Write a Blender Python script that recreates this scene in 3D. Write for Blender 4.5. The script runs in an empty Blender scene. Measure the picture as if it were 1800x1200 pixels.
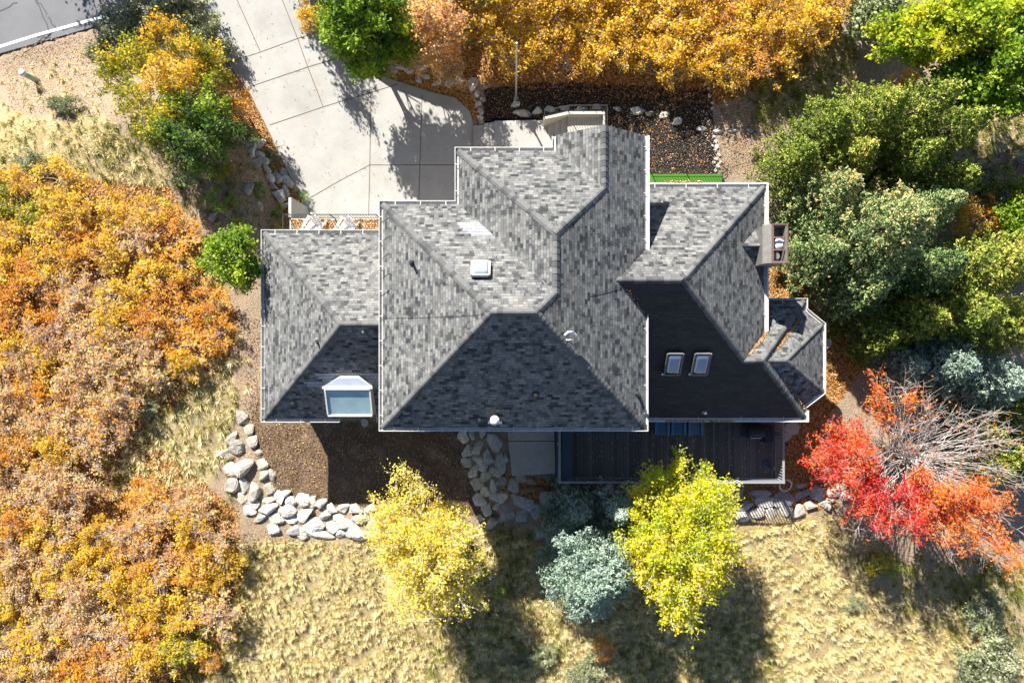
import bpy, bmesh, math, random
import numpy as np
from mathutils import Vector, Matrix
random.seed(7); RS = np.random.RandomState(11)
SC = bpy.context.scene; COL = SC.collection
# ---------------------------------------------------------------- camera, sky, sun, exposure
H = 34.0; F = 1200.0                       # flying height in metres; focal length in photo pixels (24 mm on 36 mm)
cd = bpy.data.cameras.new('camera'); cam = bpy.data.objects.new('camera', cd); COL.objects.link(cam)
cd.lens = 24; cd.sensor_width = 36; cd.clip_end = 3000; cam.location = (0, 0, H); cam.rotation_euler = (0, 0, 0)
SC.camera = cam
SUN_EL = math.radians(32.2); SUN_AZ = math.radians(-27.0)     # azimuth from +Y, clockwise
SUNDIR = Vector((math.sin(SUN_AZ)*math.cos(SUN_EL), math.cos(SUN_AZ)*math.cos(SUN_EL), math.sin(SUN_EL)))
W = bpy.data.worlds.new('World'); SC.world = W; W.use_nodes = True
nt = W.node_tree; bgn = nt.nodes['Background']; sky = nt.nodes.new('ShaderNodeTexSky')
sky.sky_type = 'NISHITA'; sky.sun_disc = False; sky.sun_elevation = SUN_EL; sky.sun_rotation = SUN_AZ
sky.altitude = 2000; nt.links.new(sky.outputs[0], bgn.inputs[0]); bgn.inputs[1].default_value = 0.064
ld = bpy.data.lights.new('sun', 'SUN'); ld.energy = 5.0; ld.angle = math.radians(0.53); ld.color = (1, .95, .87)
sun = bpy.data.objects.new('sun', ld); COL.objects.link(sun); sun.location = (-20, 40, 50)
sun.rotation_euler = (-SUNDIR).to_track_quat('-Z', 'Y').to_euler()
SC.view_settings.view_transform = 'Standard'; SC.view_settings.look = 'None'
SC.view_settings.exposure = 1.78; SC.view_settings.gamma = 1
# ---------------------------------------------------------------- helpers
def P(px, py, z): k = (H-z)/F; return ((px-900)*k, (600-py)*k, z)
def props(o, label=None, cat=None, group=None, kind=None):
    if label: o['label'] = label
    if cat: o['category'] = cat
    if group: o['group'] = group
    if kind: o['kind'] = kind
    return o
def link(name, me, mat=None, parent=None):
    o = bpy.data.objects.new(name, me); COL.objects.link(o)
    if mat is not None and me is not None: me.materials.append(mat)
    if parent is not None: o.parent = parent
    return o
def empty(name, loc=(0, 0, 0), rz=0, label=None, cat=None, group=None):
    o = bpy.data.objects.new(name, None); COL.objects.link(o); o.location = loc; o.rotation_euler = (0, 0, rz)
    o.empty_display_size = .3
    return props(o, label, cat, group)
def copy_tree(o, parent=None):
    c = o.copy(); COL.objects.link(c); c.parent = parent
    for ch in list(o.children): copy_tree(ch, c)
    return c
ONES = ['', 'first', 'second', 'third', 'fourth', 'fifth', 'sixth', 'seventh', 'eighth', 'ninth', 'tenth', 'eleventh', 'twelfth', 'thirteenth', 'fourteenth',
        'fifteenth', 'sixteenth', 'seventeenth', 'eighteenth', 'nineteenth', 'twentieth']
def ordw(i): return ONES[i] if i <= 20 else ('twenty-' + ONES[i-20] if i < 30 else 'thirty-' + ONES[i-30])
class MB:                                                          # small mesh collector
    def __init__(s): s.v = []; s.f = []
    def add(s, v, f):
        n = len(s.v); s.v += [tuple(p) for p in v]; s.f += [tuple(i+n for i in q) for q in f]
    def box(s, x0, y0, z0, x1, y1, z1):
        s.add([(x0,y0,z0),(x1,y0,z0),(x1,y1,z0),(x0,y1,z0),(x0,y0,z1),(x1,y0,z1),(x1,y1,z1),(x0,y1,z1)],
              [(0,3,2,1),(4,5,6,7),(0,1,5,4),(1,2,6,5),(2,3,7,6),(3,0,4,7)])
    def bar(s, a, b, w, h=None, up=(0,0,1)):                       # rectangular bar from a to b
        h = w if h is None else h; a = Vector(a); b = Vector(b); d = (b-a).normalized(); up = Vector(up)
        if abs(d.dot(up)) > .98: up = Vector((0, 1, 0))
        r = d.cross(up).normalized(); u = r.cross(d)
        q = []
        for p in (a, b):
            for i, j in ((-1,-1),(1,-1),(1,1),(-1,1)): q.append(p + r*i*w/2 + u*j*h/2)
        s.add(q, [(0,1,2,3),(7,6,5,4),(0,4,5,1),(1,5,6,2),(2,6,7,3),(3,7,4,0)])
    def tube(s, pts, r, n=8, caps=True):
        pts = [Vector(p) for p in pts]; rs = r if isinstance(r, (list, tuple)) else [r]*len(pts); vs = []
        for i, p in enumerate(pts):
            d = (pts[min(i+1, len(pts)-1)]-pts[max(i-1, 0)]).normalized()
            up = Vector((0,0,1)) if abs(d.z) < .95 else Vector((1,0,0))
            a = d.cross(up).normalized(); b = a.cross(d)
            for k in range(n): t = 2*math.pi*k/n; vs.append(p + (a*math.cos(t)+b*math.sin(t))*rs[i])
        fs = [(i*n+k, i*n+(k+1) % n, (i+1)*n+(k+1) % n, (i+1)*n+k) for i in range(len(pts)-1) for k in range(n)]
        if caps: fs += [tuple(range(n-1, -1, -1)), tuple((len(pts)-1)*n+k for k in range(n))]
        s.add(vs, fs)
    def lathe(s, c, prof, n=20):
        vs = []; 
        for r, z in prof:
            for k in range(n): t = 2*math.pi*k/n; vs.append((c[0]+r*math.cos(t), c[1]+r*math.sin(t), c[2]+z))
        m = len(prof)
        fs = [(i*n+k, i*n+(k+1) % n, (i+1)*n+(k+1) % n, (i+1)*n+k) for i in range(m-1) for k in range(n)]
        fs += [tuple(range(n-1, -1, -1)), tuple((m-1)*n+k for k in range(n))]
        s.add(vs, fs)
    def prism(s, poly, z0, z1):
        n = len(poly); a = sum(poly[i][0]*poly[(i+1) % n][1]-poly[(i+1) % n][0]*poly[i][1] for i in range(n))
        if a < 0: poly = poly[::-1]
        s.add([(p[0], p[1], z0) for p in poly]+[(p[0], p[1], z1) for p in poly],
              [tuple(range(n-1, -1, -1)), tuple(range(n, 2*n))]+[(i, (i+1) % n, n+(i+1) % n, n+i) for i in range(n)])
    def sweep(s, pts, prof):                                       # profile (outward, z) along a plan polyline; outward = right hand side
        pts = [Vector(p) for p in pts]; m = len(prof); rows = []
        for i, p in enumerate(pts):
            ds = []
            if i > 0: ds.append((pts[i]-pts[i-1]).to_2d().normalized())
            if i < len(pts)-1: ds.append((pts[i+1]-pts[i]).to_2d().normalized())
            ns = [Vector((d.y, -d.x)) for d in ds]
            if len(ns) == 2: b = (ns[0]+ns[1]).normalized(); b = b/max(.3, b.dot(ns[0]))
            else: b = ns[0]
            rows.append([(p.x+b.x*o, p.y+b.y*o, p.z+z) for o, z in prof])
        vs = [v for r in rows for v in r]
        fs = [(i*m+k, (i+1)*m+k, (i+1)*m+(k+1) % m, i*m+(k+1) % m) for i in range(len(pts)-1) for k in range(m)]
        s.add(vs, fs+[tuple(range(m)), tuple((len(pts)-1)*m+k for k in range(m-1, -1, -1))])
    def build(s, name, mat, parent=None, smooth=False, bevel=0):
        me = bpy.data.meshes.new(name); me.from_pydata(s.v, [], s.f)
        bm = bmesh.new(); bm.from_mesh(me); bmesh.ops.recalc_face_normals(bm, faces=bm.faces)
        if bevel: bmesh.ops.bevel(bm, geom=bm.edges[:], offset=bevel, segments=2, affect='EDGES', clamp_overlap=True)
        bm.to_mesh(me); bm.free()
        if smooth: me.polygons.foreach_set('use_smooth', [True]*len(me.polygons))
        return link(name, me, mat, parent)
def fastmesh(name, V, Fc, tone=None):
    me = bpy.data.meshes.new(name); n, k = Fc.shape
    me.vertices.add(len(V)); me.vertices.foreach_set('co', np.asarray(V, np.float32).ravel())
    me.loops.add(n*k); me.loops.foreach_set('vertex_index', Fc.astype(np.int32).ravel())
    me.polygons.add(n); me.polygons.foreach_set('loop_start', np.arange(0, n*k, k, dtype=np.int32))
    me.update(calc_edges=True); me.validate()
    if tone is not None:
        a = me.attributes.new('tone', 'FLOAT', 'POINT'); a.data.foreach_set('value', np.asarray(tone, np.float32))
    return me
def nrm(a): return a/np.maximum(1e-9, np.linalg.norm(a, axis=1, keepdims=True))
def leaves(name, Pt, L, Wd, tone, up=.5, dirs=None, R=RS):
    n = len(Pt); N = nrm(R.normal(size=(n, 3))+np.array([0, 0, up])*1.5)
    T = R.normal(size=(n, 3)) if dirs is None else dirs + R.normal(size=(n, 3))*.35
    T = nrm(T - N*np.sum(T*N, 1, keepdims=True)); B = np.cross(N, T)
    L = np.broadcast_to(L, n)[:, None]*.5; Wd = np.broadcast_to(Wd, n)[:, None]*.5
    V = np.stack([Pt-T*L, Pt-B*Wd+N*L*.18, Pt+T*L, Pt+B*Wd+N*L*.18], 1).reshape(-1, 3)
    return fastmesh(name, V, np.arange(4*n).reshape(n, 4), np.repeat(np.broadcast_to(tone, n), 4))
def prisms(name, A, B, ra, rb, k=3):
    A = np.array(A, float); B = np.array(B, float); n = len(A); D = nrm(B-A)
    U = np.where(np.abs(D[:, 2:3]) > .9, np.array([[1., 0, 0]]), np.array([[0, 0, 1.]])); X = nrm(np.cross(D, U)); Y = np.cross(X, D)
    ra = np.broadcast_to(ra, n)[:, None]; rb = np.broadcast_to(rb, n)[:, None]; vs = []
    for j in range(k):
        t = 2*math.pi*j/k; o = X*math.cos(t)+Y*math.sin(t); vs.append(A+o*ra)
    for j in range(k):
        t = 2*math.pi*j/k; o = X*math.cos(t)+Y*math.sin(t); vs.append(B+o*rb)
    V = np.stack(vs, 1).reshape(-1, 3); f = np.array([[j, (j+1) % k, k+(j+1) % k, k+j] for j in range(k)])
    Fc = (np.arange(n)[:, None, None]*2*k + f[None]).reshape(-1, 4)
    return fastmesh(name, V, Fc)
# ---------------------------------------------------------------- materials
class NT:
    def __init__(s, name):
        s.m = bpy.data.materials.new(name); s.m.use_nodes = True; s.t = s.m.node_tree; s.b = s.t.nodes['Principled BSDF']
        s.out = s.t.nodes['Material Output']
    def n(s, typ, ins=None, **kw):
        x = s.t.nodes.new('ShaderNode'+typ)
        for k, v in kw.items(): setattr(x, k, v)
        for k, v in (ins or {}).items(): s.set(x.inputs[k], v)
        return x
    def set(s, sock, v):
        if isinstance(v, bpy.types.NodeSocket): s.t.links.new(v, sock)
        elif isinstance(v, bpy.types.Node): s.t.links.new(v.outputs[0], sock)
        else:
            try: sock.default_value = v
            except Exception: sock.default_value = tuple(v)+(1,)
    def math(s, op, a, b=0.): return s.n('Math', {0: a, 1: b}, operation=op).outputs[0]
    def noise(s, sc, det=4, rough=.6, vec=None):
        return s.n('TexNoise', dict({'Scale': sc, 'Detail': det, 'Roughness': rough}, **({'Vector': vec} if vec is not None else {}))).outputs[0]
    def ramp(s, fac, stops, interp='LINEAR'):
        r = s.n('ValToRGB', {0: fac}); e = r.color_ramp; e.interpolation = interp
        while len(e.elements) < len(stops): e.elements.new(.5)
        for q, (p, c) in zip(e.elements, stops): q.position = p; q.color = (tuple(c)+(1,)) if len(c) == 3 else c
        return r.outputs[0]
    def mix(s, f, a, b, mode='MIX'):
        x = s.n('Mix', data_type='RGBA', blend_type=mode); s.set(x.inputs[0], f); s.set(x.inputs[6], a); s.set(x.inputs[7], b); return x.outputs[2]
    def bump(s, h, st=.5, dist=.02): s.set(s.b.inputs['Normal'], s.n('Bump', {'Height': h, 'Strength': st, 'Distance': dist}).outputs[0])
    def fin(s, col, rough=.8, spec=.3, metal=0):
        s.set(s.b.inputs['Base Color'], col); s.set(s.b.inputs['Roughness'], rough); s.b.inputs['Specular IOR Level'].default_value = spec
        s.b.inputs['Metallic'].default_value = metal; return s.m
def pos(m): return m.n('NewGeometry').outputs['Position']
def objc(m): return m.n('TexCoord').outputs['Object']
def simple(name, c, rough=.6, spec=.4, metal=0, var=.25, sc=6, bump=0):
    m = NT(name); v = objc(m); f = m.noise(sc, 5, .65, v); lo = tuple(x*(1-var) for x in c); hi = tuple(min(.95, x*(1+var)) for x in c)
    if bump: m.bump(m.noise(sc*6, 4, .6, v), .4, bump)
    return m.fin(m.ramp(f, [(.25, lo), (.75, hi)]), rough, spec, metal)
def leafmat(name, stops, tr=.45, isl=.45, rough=.55):
    m = NT(name); a = m.n('Attribute', attribute_name='tone').outputs['Fac']; g = m.n('NewGeometry')
    r = g.outputs['Random Per Island']; oi = m.n('ObjectInfo').outputs['Random']
    f = m.math('ADD', m.math('MULTIPLY', a, 1-isl), m.math('MULTIPLY', r, isl))
    f = m.math('ADD', f, m.math('MULTIPLY', m.math('SUBTRACT', oi, .5), .22))
    c = m.ramp(f, stops); m.fin(c, rough, .25)
    t = m.n('BsdfTranslucent', {0: c}); mx = m.n('MixShader', {0: tr}); m.t.links.new(m.b.outputs[0], mx.inputs[1]); m.t.links.new(t.outputs[0], mx.inputs[2])
    m.t.links.new(mx.outputs[0], m.out.inputs[0]); return m.m
def shingles(name, stops, row=.122, tab=.165, line=.3):
    m = NT(name); uv = m.n('UVMap').outputs[0]; sp = m.n('SeparateXYZ', {0: uv}); u, v = sp.outputs[0], sp.outputs[1]
    vr = m.math('DIVIDE', v, row); r = m.math('FLOOR', vr); fr = m.math('FRACT', vr)
    rh = m.n('TexWhiteNoise', {'W': r}, noise_dimensions='1D').outputs[0]
    def cells(w, k):
        uu = m.math('ADD', m.math('DIVIDE', u, w), m.math('MULTIPLY', rh, k)); c = m.math('FLOOR', uu)
        w2 = m.n('TexWhiteNoise', {'Vector': m.n('CombineXYZ', {0: c, 1: r, 2: k}).outputs[0]}, noise_dimensions='3D').outputs[0]
        return w2, m.math('FRACT', uu)
    n1, f1 = cells(tab, 7.3); n2, f2 = cells(tab*1.7, 3.1)
    big = m.noise(.5, 3, .6, pos(m)); t = m.math('ADD', m.math('MULTIPLY', n1, .5), m.math('MULTIPLY', n2, .5))
    t = m.math('ADD', t, m.math('MULTIPLY', m.math('SUBTRACT', big, .5), .35))
    t = m.math('ADD', t, m.math('MULTIPLY', m.math('SUBTRACT', m.noise(90, 2, .6, pos(m)), .5), .25))
    c = m.ramp(t, stops)
    e = m.math('MULTIPLY', m.math('GREATER_THAN', fr, .86), .62)  # shadow below each course's lower edge, painted in as a dark band
    e2 = m.math('MULTIPLY', m.math('LESS_THAN', f1, .075), m.math('MULTIPLY', m.math('GREATER_THAN', n1, .35), .55))
    e = m.math('MAXIMUM', e, e2); c = m.mix(m.math('MULTIPLY', e, line/.35), c, (.012, .012, .013, 1))
    hgt = m.math('ADD', m.math('MULTIPLY', m.math('SUBTRACT', 1, fr), 1.0), m.math('MULTIPLY', n1, .6))
    m.bump(hgt, .35, .012)
    return m.fin(c, .9, .15)
M = {}
GREY = [(.05, (.028, .029, .031)), (.25, (.05, .052, .055)), (.38, (.088, .09, .09)), (.6, (.122, .122, .118)), (.88, (.18, .177, .168))]
M['shingle'] = shingles('weathered shingle', GREY)
M['shingle_new'] = shingles('charcoal shingle', [(0, (.033, .029, .027)), (1, (.052, .046, .043))], .13, .3, .25)
M['shingle_pale'] = shingles('pale patch shingle', [(0, (.2, .215, .245)), (1, (.27, .285, .32))], .145, .16, .5)
def capmat():
    m = NT('ridge shingle'); r = m.n('NewGeometry').outputs['Random Per Island']
    c = m.ramp(r, [(0, (.03, .031, .033)), (.25, (.05, .052, .055)), (.35, (.085, .087, .088)), (1, (.125, .124, .12))])
    return m.fin(m.mix(.35, c, m.ramp(m.noise(60, 2, .6, pos(m)), [(.3, (.03, .03, .03)), (.7, (.17, .17, .17))])), .9, .15)
M['cap'] = capmat()
M['white'] = simple('white painted metal', (.55, .54, .51), .45, .4, 0, .12, 8)
M['gutter'] = simple('off white gutter', (.45, .435, .405), .45, .4, 0, .15, 5)
M['fascia'] = simple('dark fascia', (.12, .12, .11), .7)
M['siding'] = simple('tan siding', (.34, .29, .22), .8, .2, 0, .12, 3)
M['black'] = simple('black iron', (.02, .02, .022), .5, .4)
M['rail'] = simple('grey painted wood rail', (.20, .21, .23), .6, .3, 0, .15, 9)
M['flash'] = simple('brown grey chase metal', (.17, .165, .15), .5, .5, .3, .2, 6)
M['copper'] = simple('red brown strap', (.13, .07, .055), .5, .4)
M['blue'] = simple('slate blue chair plastic', (.06, .16, .30), .55, .4, 0, .2, 12)
M['whitechair'] = simple('white chair paint', (.78, .78, .8), .5, .4, 0, .06, 9)
M['bluegrey'] = simple('blue grey bench paint', (.035, .055, .085), .6, .3, 0, .2, 10)
M['cover'] = simple('dark grill cover', (.025, .028, .035), .8, .2)
M['steel'] = simple('brushed steel', (.5, .5, .5), .3, .5, .8, .15, 20)
M['wood'] = simple('weathered log', (.16, .09, .05), .9, .1, 0, .5, 9, .02)
M['galv'] = simple('galvanised pole', (.42, .42, .40), .5, .4, .2, .15, 8)
M['pedestal'] = simple('pale green pedestal', (.35, .42, .33), .6, .3)
M['turf'] = simple('artificial turf', (.05, .15, .02), .9, .1, 0, .35, 60)
def glass(name, c, rough=.08):
    m = NT(name); m.b.inputs['Coat Weight'].default_value = .6
    return m.fin(m.ramp(m.noise(1.2, 3, .6, objc(m)), [(.3, tuple(x*.7 for x in c)), (.7, c)]), rough, .8)
M['glass'] = glass('window glass', (.03, .05, .06)); M['dome'] = glass('skylight dome', (.30, .36, .48), .22); M['dome_dark'] = glass('tinted skylight dome', (.06, .085, .14), .18)
M['dormer_glass'] = glass('sloped dormer glass', (.27, .38, .41), .06)
def concrete():
    m = NT('broom finished concrete'); p = pos(m)
    c = m.ramp(m.noise(.35, 6, .65, p), [(.3, (.19, .183, .168)), (.5, (.262, .255, .238)), (.75, (.31, .302, .285))])
    c = m.mix(m.math('MULTIPLY', m.ramp(m.noise(.8, 8, .8, p), [(.5, (0, 0, 0)), (.7, (1, 1, 1))]), .55), c, (.22, .19, .15, 1))
    d = m.n('TexVoronoi', {'Vector': p, 'Scale': .24, 'Randomness': 1.}, feature='DISTANCE_TO_EDGE')
    wp = m.n('VectorMath', {0: p, 1: m.n('VectorMath', {0: m.n('TexNoise', {'Scale': .9, 'Detail': 5, 'Vector': p}).outputs[1], 1: (1.6, 1.6, 0)}, operation='MULTIPLY').outputs[0]}, operation='ADD')
    m.set(d.inputs['Vector'], wp.outputs[0])
    c = m.mix(m.math('MULTIPLY', m.math('LESS_THAN', d.outputs[0], .0035), .55), c, (.2, .18, .15, 1))
    c = m.mix(.12, c, m.ramp(m.noise(40, 3, .7, p), [(.35, (.2, .2, .2)), (.65, (.8, .8, .78))]))
    m.bump(m.noise(60, 3, .6, p), .15, .005); return m.fin(c, .85, .25)
M['concrete'] = concrete()
M['wallconc'] = simple('pale rendered concrete', (.36, .35, .315), .8, .2, 0, .1, 2)
M['joint'] = simple('joint filler', (.12, .09, .06), .9, .1, 0, .4, 3)
def asphalt():
    m = NT('worn asphalt'); p = pos(m); c = m.ramp(m.noise(.6, 6, .7, p), [(.3, (.10, .102, .11)), (.7, (.14, .142, .15))])
    c = m.mix(.25, c, m.ramp(m.noise(50, 3, .7, p), [(.35, (.03, .03, .03)), (.65, (.3, .3, .3))])); m.bump(m.noise(70, 2, .6, p), .3, .008)
    return m.fin(c, .85, .25)
M['asphalt'] = asphalt(); M['tar'] = simple('crack sealant', (.022, .022, .024), .5, .4); M['paint'] = simple('road paint', (.72, .72, .7), .6, .3, 0, .15, 7)
def rockmat():
    m = NT('boulder'); oc = m.n('ObjectInfo'); p = objc(m)
    vein = m.noise(2.2, 7, .7, p); fine = m.noise(11, 5, .7, p)
    c = m.mix(1, oc.outputs['Color'], m.ramp(vein, [(.28, (.45, .42, .40)), (.5, (.92, .9, .88)), (.7, (1.1, 1.08, 1.03))]), 'MULTIPLY')
    c = m.mix(m.math('MULTIPLY', m.ramp(fine, [(.55, (0, 0, 0)), (.72, (1, 1, 1))]), .5), c, (.16, .12, .08, 1))
    m.bump(m.math('ADD', fine, vein), .6, .06); return m.fin(c, .9, .15)
M['rock'] = rockmat()
def deckmat():
    m = NT('dark stained deck boards'); p = pos(m); x = m.n('SeparateXYZ', {0: p}).outputs[0]
    xr = m.math('DIVIDE', x, .14); b = m.n('TexWhiteNoise', {'W': m.math('FLOOR', xr)}, noise_dimensions='1D').outputs[0]; fr = m.math('FRACT', xr)
    st = m.n('Mapping', {'Vector': p, 'Scale': (14, .8, 1)}); g = m.noise(2, 5, .6, st.outputs[0])
    c = m.ramp(m.math('ADD', m.math('MULTIPLY', b, .6), m.math('MULTIPLY', g, .4)), [(.15, (.045, .041, .039)), (.9, (.11, .10, .097))])
    c = m.mix(m.math('LESS_THAN', fr, .07), c, (.006, .005, .005, 1)); m.bump(m.math('GREATER_THAN', fr, .07), .4, .01)
    return m.fin(c, .62, .35)
M['deck'] = deckmat()
def plankmat():
    m = NT('pale porch boards'); p = pos(m); x = m.n('SeparateXYZ', {0: p}).outputs[0]; fr = m.math('FRACT', m.math('DIVIDE', x, .14))
    c = m.mix(m.math('LESS_THAN', fr, .1), m.ramp(m.noise(3, 4, .6, p), [(.3, (.3, .285, .25)), (.7, (.38, .36, .32))]), (.2, .18, .15, 1)); return m.fin(c, .8, .2)
M['plank'] = plankmat()
def pathmat():
    m = NT('red flagstone'); p = pos(m); v = m.n('TexVoronoi', {'Vector': p, 'Scale': 1.6}, feature='DISTANCE_TO_EDGE'); w = m.n('TexVoronoi', {'Vector': p, 'Scale': 1.6})
    c = m.mix(.35, m.ramp(m.noise(3, 5, .6, p), [(.3, (.13, .075, .06)), (.7, (.25, .16, .13))]), w.outputs[1], 'MULTIPLY'); c = m.mix(m.math('LESS_THAN', v.outputs[0], .03), c, (.03, .02, .015, 1)); return m.fin(c, .85, .2)
M['path'] = pathmat()
def barkmat(name, a, b):
    m = NT(name); p = objc(m); return m.fin(m.ramp(m.noise(5, 5, .7, p), [(.3, a), (.7, b)]), .9, .15)
M['bark_grey'] = barkmat('grey bark', (.22, .19, .175), (.46, .42, .39)); M['bark_pale'] = barkmat('pale birch bark', (.35, .31, .25), (.62, .58, .5)); M['bark_dark'] = barkmat('brown bark', (.06, .04, .03), (.15, .11, .08))
L = {}
L['gold'] = leafmat('gold oak leaves', [(.05, (.34, .20, .012)), (.3, (.56, .32, .012)), (.55, (.72, .44, .012)), (.8, (.80, .54, .04)), (1, (.74, .48, .16))])
L['orange'] = leafmat('orange oak leaves', [(.05, (.36, .13, .015)), (.35, (.64, .25, .012)), (.6, (.76, .35, .014)), (.85, (.78, .44, .04)), (1, (.68, .42, .2))])
L['tan'] = leafmat('tan oak leaves', [(.05, (.34, .16, .06)), (.25, (.58, .29, .08)), (.45, (.74, .38, .06)), (.6, (.68, .46, .27)), (.8, (.76, .52, .06)), (1, (.62, .5, .38))])
L['olive'] = leafmat('olive yellow oak leaves', [(.05, (.10, .13, .01)), (.35, (.24, .26, .01)), (.6, (.44, .40, .012)), (.8, (.6, .46, .02)), (1, (.66, .34, .02))])
L['green'] = leafmat('bright green leaves', [(.05, (.05, .11, .008)), (.4, (.14, .25, .012)), (.7, (.25, .37, .015)), (1, (.42, .47, .03))])
L['deep'] = leafmat('deep green leaves', [(.05, (.03, .08, .01)), (.5, (.09, .18, .018)), (.85, (.17, .27, .03)), (1, (.26, .34, .05))])
L['lime'] = leafmat('yellow green leaves', [(.05, (.1, .17, .01)), (.4, (.22, .34, .012)), (.7, (.42, .46, .015)), (1, (.6, .5, .02))])
L['yellow'] = leafmat('yellow birch leaves', [(.05, (.44, .36, .03)), (.35, (.70, .56, .04)), (.65, (.82, .66, .08)), (1, (.88, .76, .28))])
L['aspen'] = leafmat('yellow green aspen leaves', [(.05, (.2, .28, .01)), (.35, (.42, .48, .01)), (.62, (.62, .60, .012)), (.88, (.78, .60, .02)), (1, (.74, .46, .03))])
L['red'] = leafmat('scarlet maple leaves', [(0, (.45, .012, .02)), (.22, (.66, .03, .025)), (.42, (.74, .11, .02)), (.65, (.74, .22, .02)), (1, (.68, .34, .05))])
L['sage'] = leafmat('grey green sage leaves', [(.05, (.10, .12, .045)), (.5, (.22, .26, .11)), (.85, (.36, .38, .2)), (1, (.52, .5, .3))], .2)
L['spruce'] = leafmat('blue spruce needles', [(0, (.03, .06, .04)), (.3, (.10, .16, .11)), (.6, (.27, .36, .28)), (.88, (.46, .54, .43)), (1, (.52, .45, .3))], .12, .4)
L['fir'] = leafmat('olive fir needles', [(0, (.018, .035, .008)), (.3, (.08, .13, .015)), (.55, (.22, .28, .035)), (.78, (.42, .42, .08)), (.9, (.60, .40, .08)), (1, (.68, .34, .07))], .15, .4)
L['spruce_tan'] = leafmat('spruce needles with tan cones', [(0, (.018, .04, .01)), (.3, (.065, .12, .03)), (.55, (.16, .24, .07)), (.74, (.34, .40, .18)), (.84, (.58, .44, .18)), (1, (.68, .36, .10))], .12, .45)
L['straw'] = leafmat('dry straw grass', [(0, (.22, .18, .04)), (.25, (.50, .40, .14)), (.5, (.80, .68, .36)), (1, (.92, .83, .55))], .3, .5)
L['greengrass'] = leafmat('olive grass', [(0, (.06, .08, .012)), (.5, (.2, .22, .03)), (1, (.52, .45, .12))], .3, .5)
L['litter'] = leafmat('fallen orange leaves', [(0, (.12, .05, .02)), (.4, (.36, .15, .03)), (.75, (.56, .28, .06)), (1, (.6, .42, .26))], .1, .9)
L['yfall'] = leafmat('fallen yellow leaves', [(0, (.35, .2, .04)), (.5, (.62, .42, .06)), (1, (.7, .55, .2))], .1, .9)
L['chips'] = leafmat('dark bark chips', [(0, (.01, .009, .009)), (.6, (.035, .03, .028)), (.85, (.07, .055, .045)), (1, (.3, .2, .12))], .0, .9)
# ---------------------------------------------------------------- terrain
def pxpoly(pts, z): return np.array([P(a, b, z)[:2] for a, b in pts])
DRIVE = [(338,-60),(372,40),(400,110),(440,165),(475,235),(500,290),(520,330),(541,378),(575,420),(800,420),(830,300),(958,300),(958,214),(872,212),(834,226),(826,196),(800,172),(752,160),(690,140),(600,108),(560,60),(530,20),(505,-60)]
ROAD = [(-400,-60),(-400,215),(0,97),(160,50),(340,-5),(480,-60),(700,-160),(-300,-250)]
def inside(X, Y, poly):
    r = np.zeros(X.shape, bool); n = len(poly)
    for i in range(n):
        x0, y0 = poly[i]; x1, y1 = poly[(i+1) % n]
        c = ((y0 > Y) != (y1 > Y)) & (X < (x1-x0)*(Y-y0)/((y1-y0) if y1 != y0 else 1e-9)+x0); r ^= c
    return r
def dist(X, Y, poly):
    d = np.full(X.shape, 1e9); n = len(poly)
    for i in range(n):
        a = poly[i]; b = poly[(i+1) % n]; ab = b-a; t = np.clip(((X-a[0])*ab[0]+(Y-a[1])*ab[1])/max(1e-9, ab@ab), 0, 1)
        d = np.minimum(d, np.hypot(X-a[0]-t*ab[0], Y-a[1]-t*ab[1]))
    return np.where(inside(X, Y, poly), -d, d)
DW = pxpoly(DRIVE, 0); RW = pxpoly(ROAD, 0)
def sst(x): x = np.clip(x, 0, 1); return x*x*(3-2*x)
def terr(X, Y):
    X = np.asarray(X, float); Y = np.asarray(Y, float)
    b = 2.4 - .02*np.clip(-9-Y, 0, 60) + .06*np.clip(X-16, 0, 30)*0
    d1 = dist(X, Y, DW); d2 = dist(X, Y, RW)
    wd = 2.3+5.5*sst((X+4.5)/3.5)*sst((Y-4.5)/2)
    k = np.minimum(sst((d1-.05)/wd), sst((d2-.1)/6.5)); z = b*k
    n = (np.sin(X*1.7+np.sin(Y*1.3)*1.2)*np.cos(Y*1.9+X*.4)*.5+np.sin(X*4.3+1.1*Y)*np.sin(Y*3.7-X)*.3+np.sin(X*.6)*np.cos(Y*.5))*.06
    z = z + n*k; return np.where((d1 < .05) | (d2 < .05), -.08, z)
def tz(x, y): return float(terr(np.array([x]), np.array([y]))[0])
def G(px, py, dz=0):
    z = 2.
    for _ in range(6): x, y, _z = P(px, py, z); z = .5*z+.5*(tz(x, y)+dz)
    x, y, _z = P(px, py, z); return (x, y, z-dz)
step = .16; xs = np.arange(-30, 30.01, step); ys = np.arange(-21, 21.01, step); GX, GY = np.meshgrid(xs, ys); GZ = terr(GX, GY)
PX = 900+GX/(H-GZ)*F; PY = 600-GY/(H-GZ)*F
def soft(polys, w=14):
    m = np.zeros(PX.shape)
    for p in polys: m = np.maximum(m, 1-sst((dist(PX, PY, np.array(p, float))+w/2)/w))
    return m
R_GRASS = [[(430,950),(650,950),(850,925),(960,935),(1250,905),(1470,900),(1600,1000),(1900,1000),(1900,1300),(330,1300),(400,1080),(400,960)],
           [(-50,180),(100,215),(180,200),(290,300),(280,340),(120,300),(-50,290)], [(250,640),(400,620),(420,700),(400,790),(370,850),(200,870),(150,800),(230,720)],
           [(330,400),(380,420),(390,500),(340,520)], [(1300,120),(1500,60),(1520,200),(1340,200)], [(1700,200),(1830,200),(1830,320),(1700,300)]]
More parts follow.
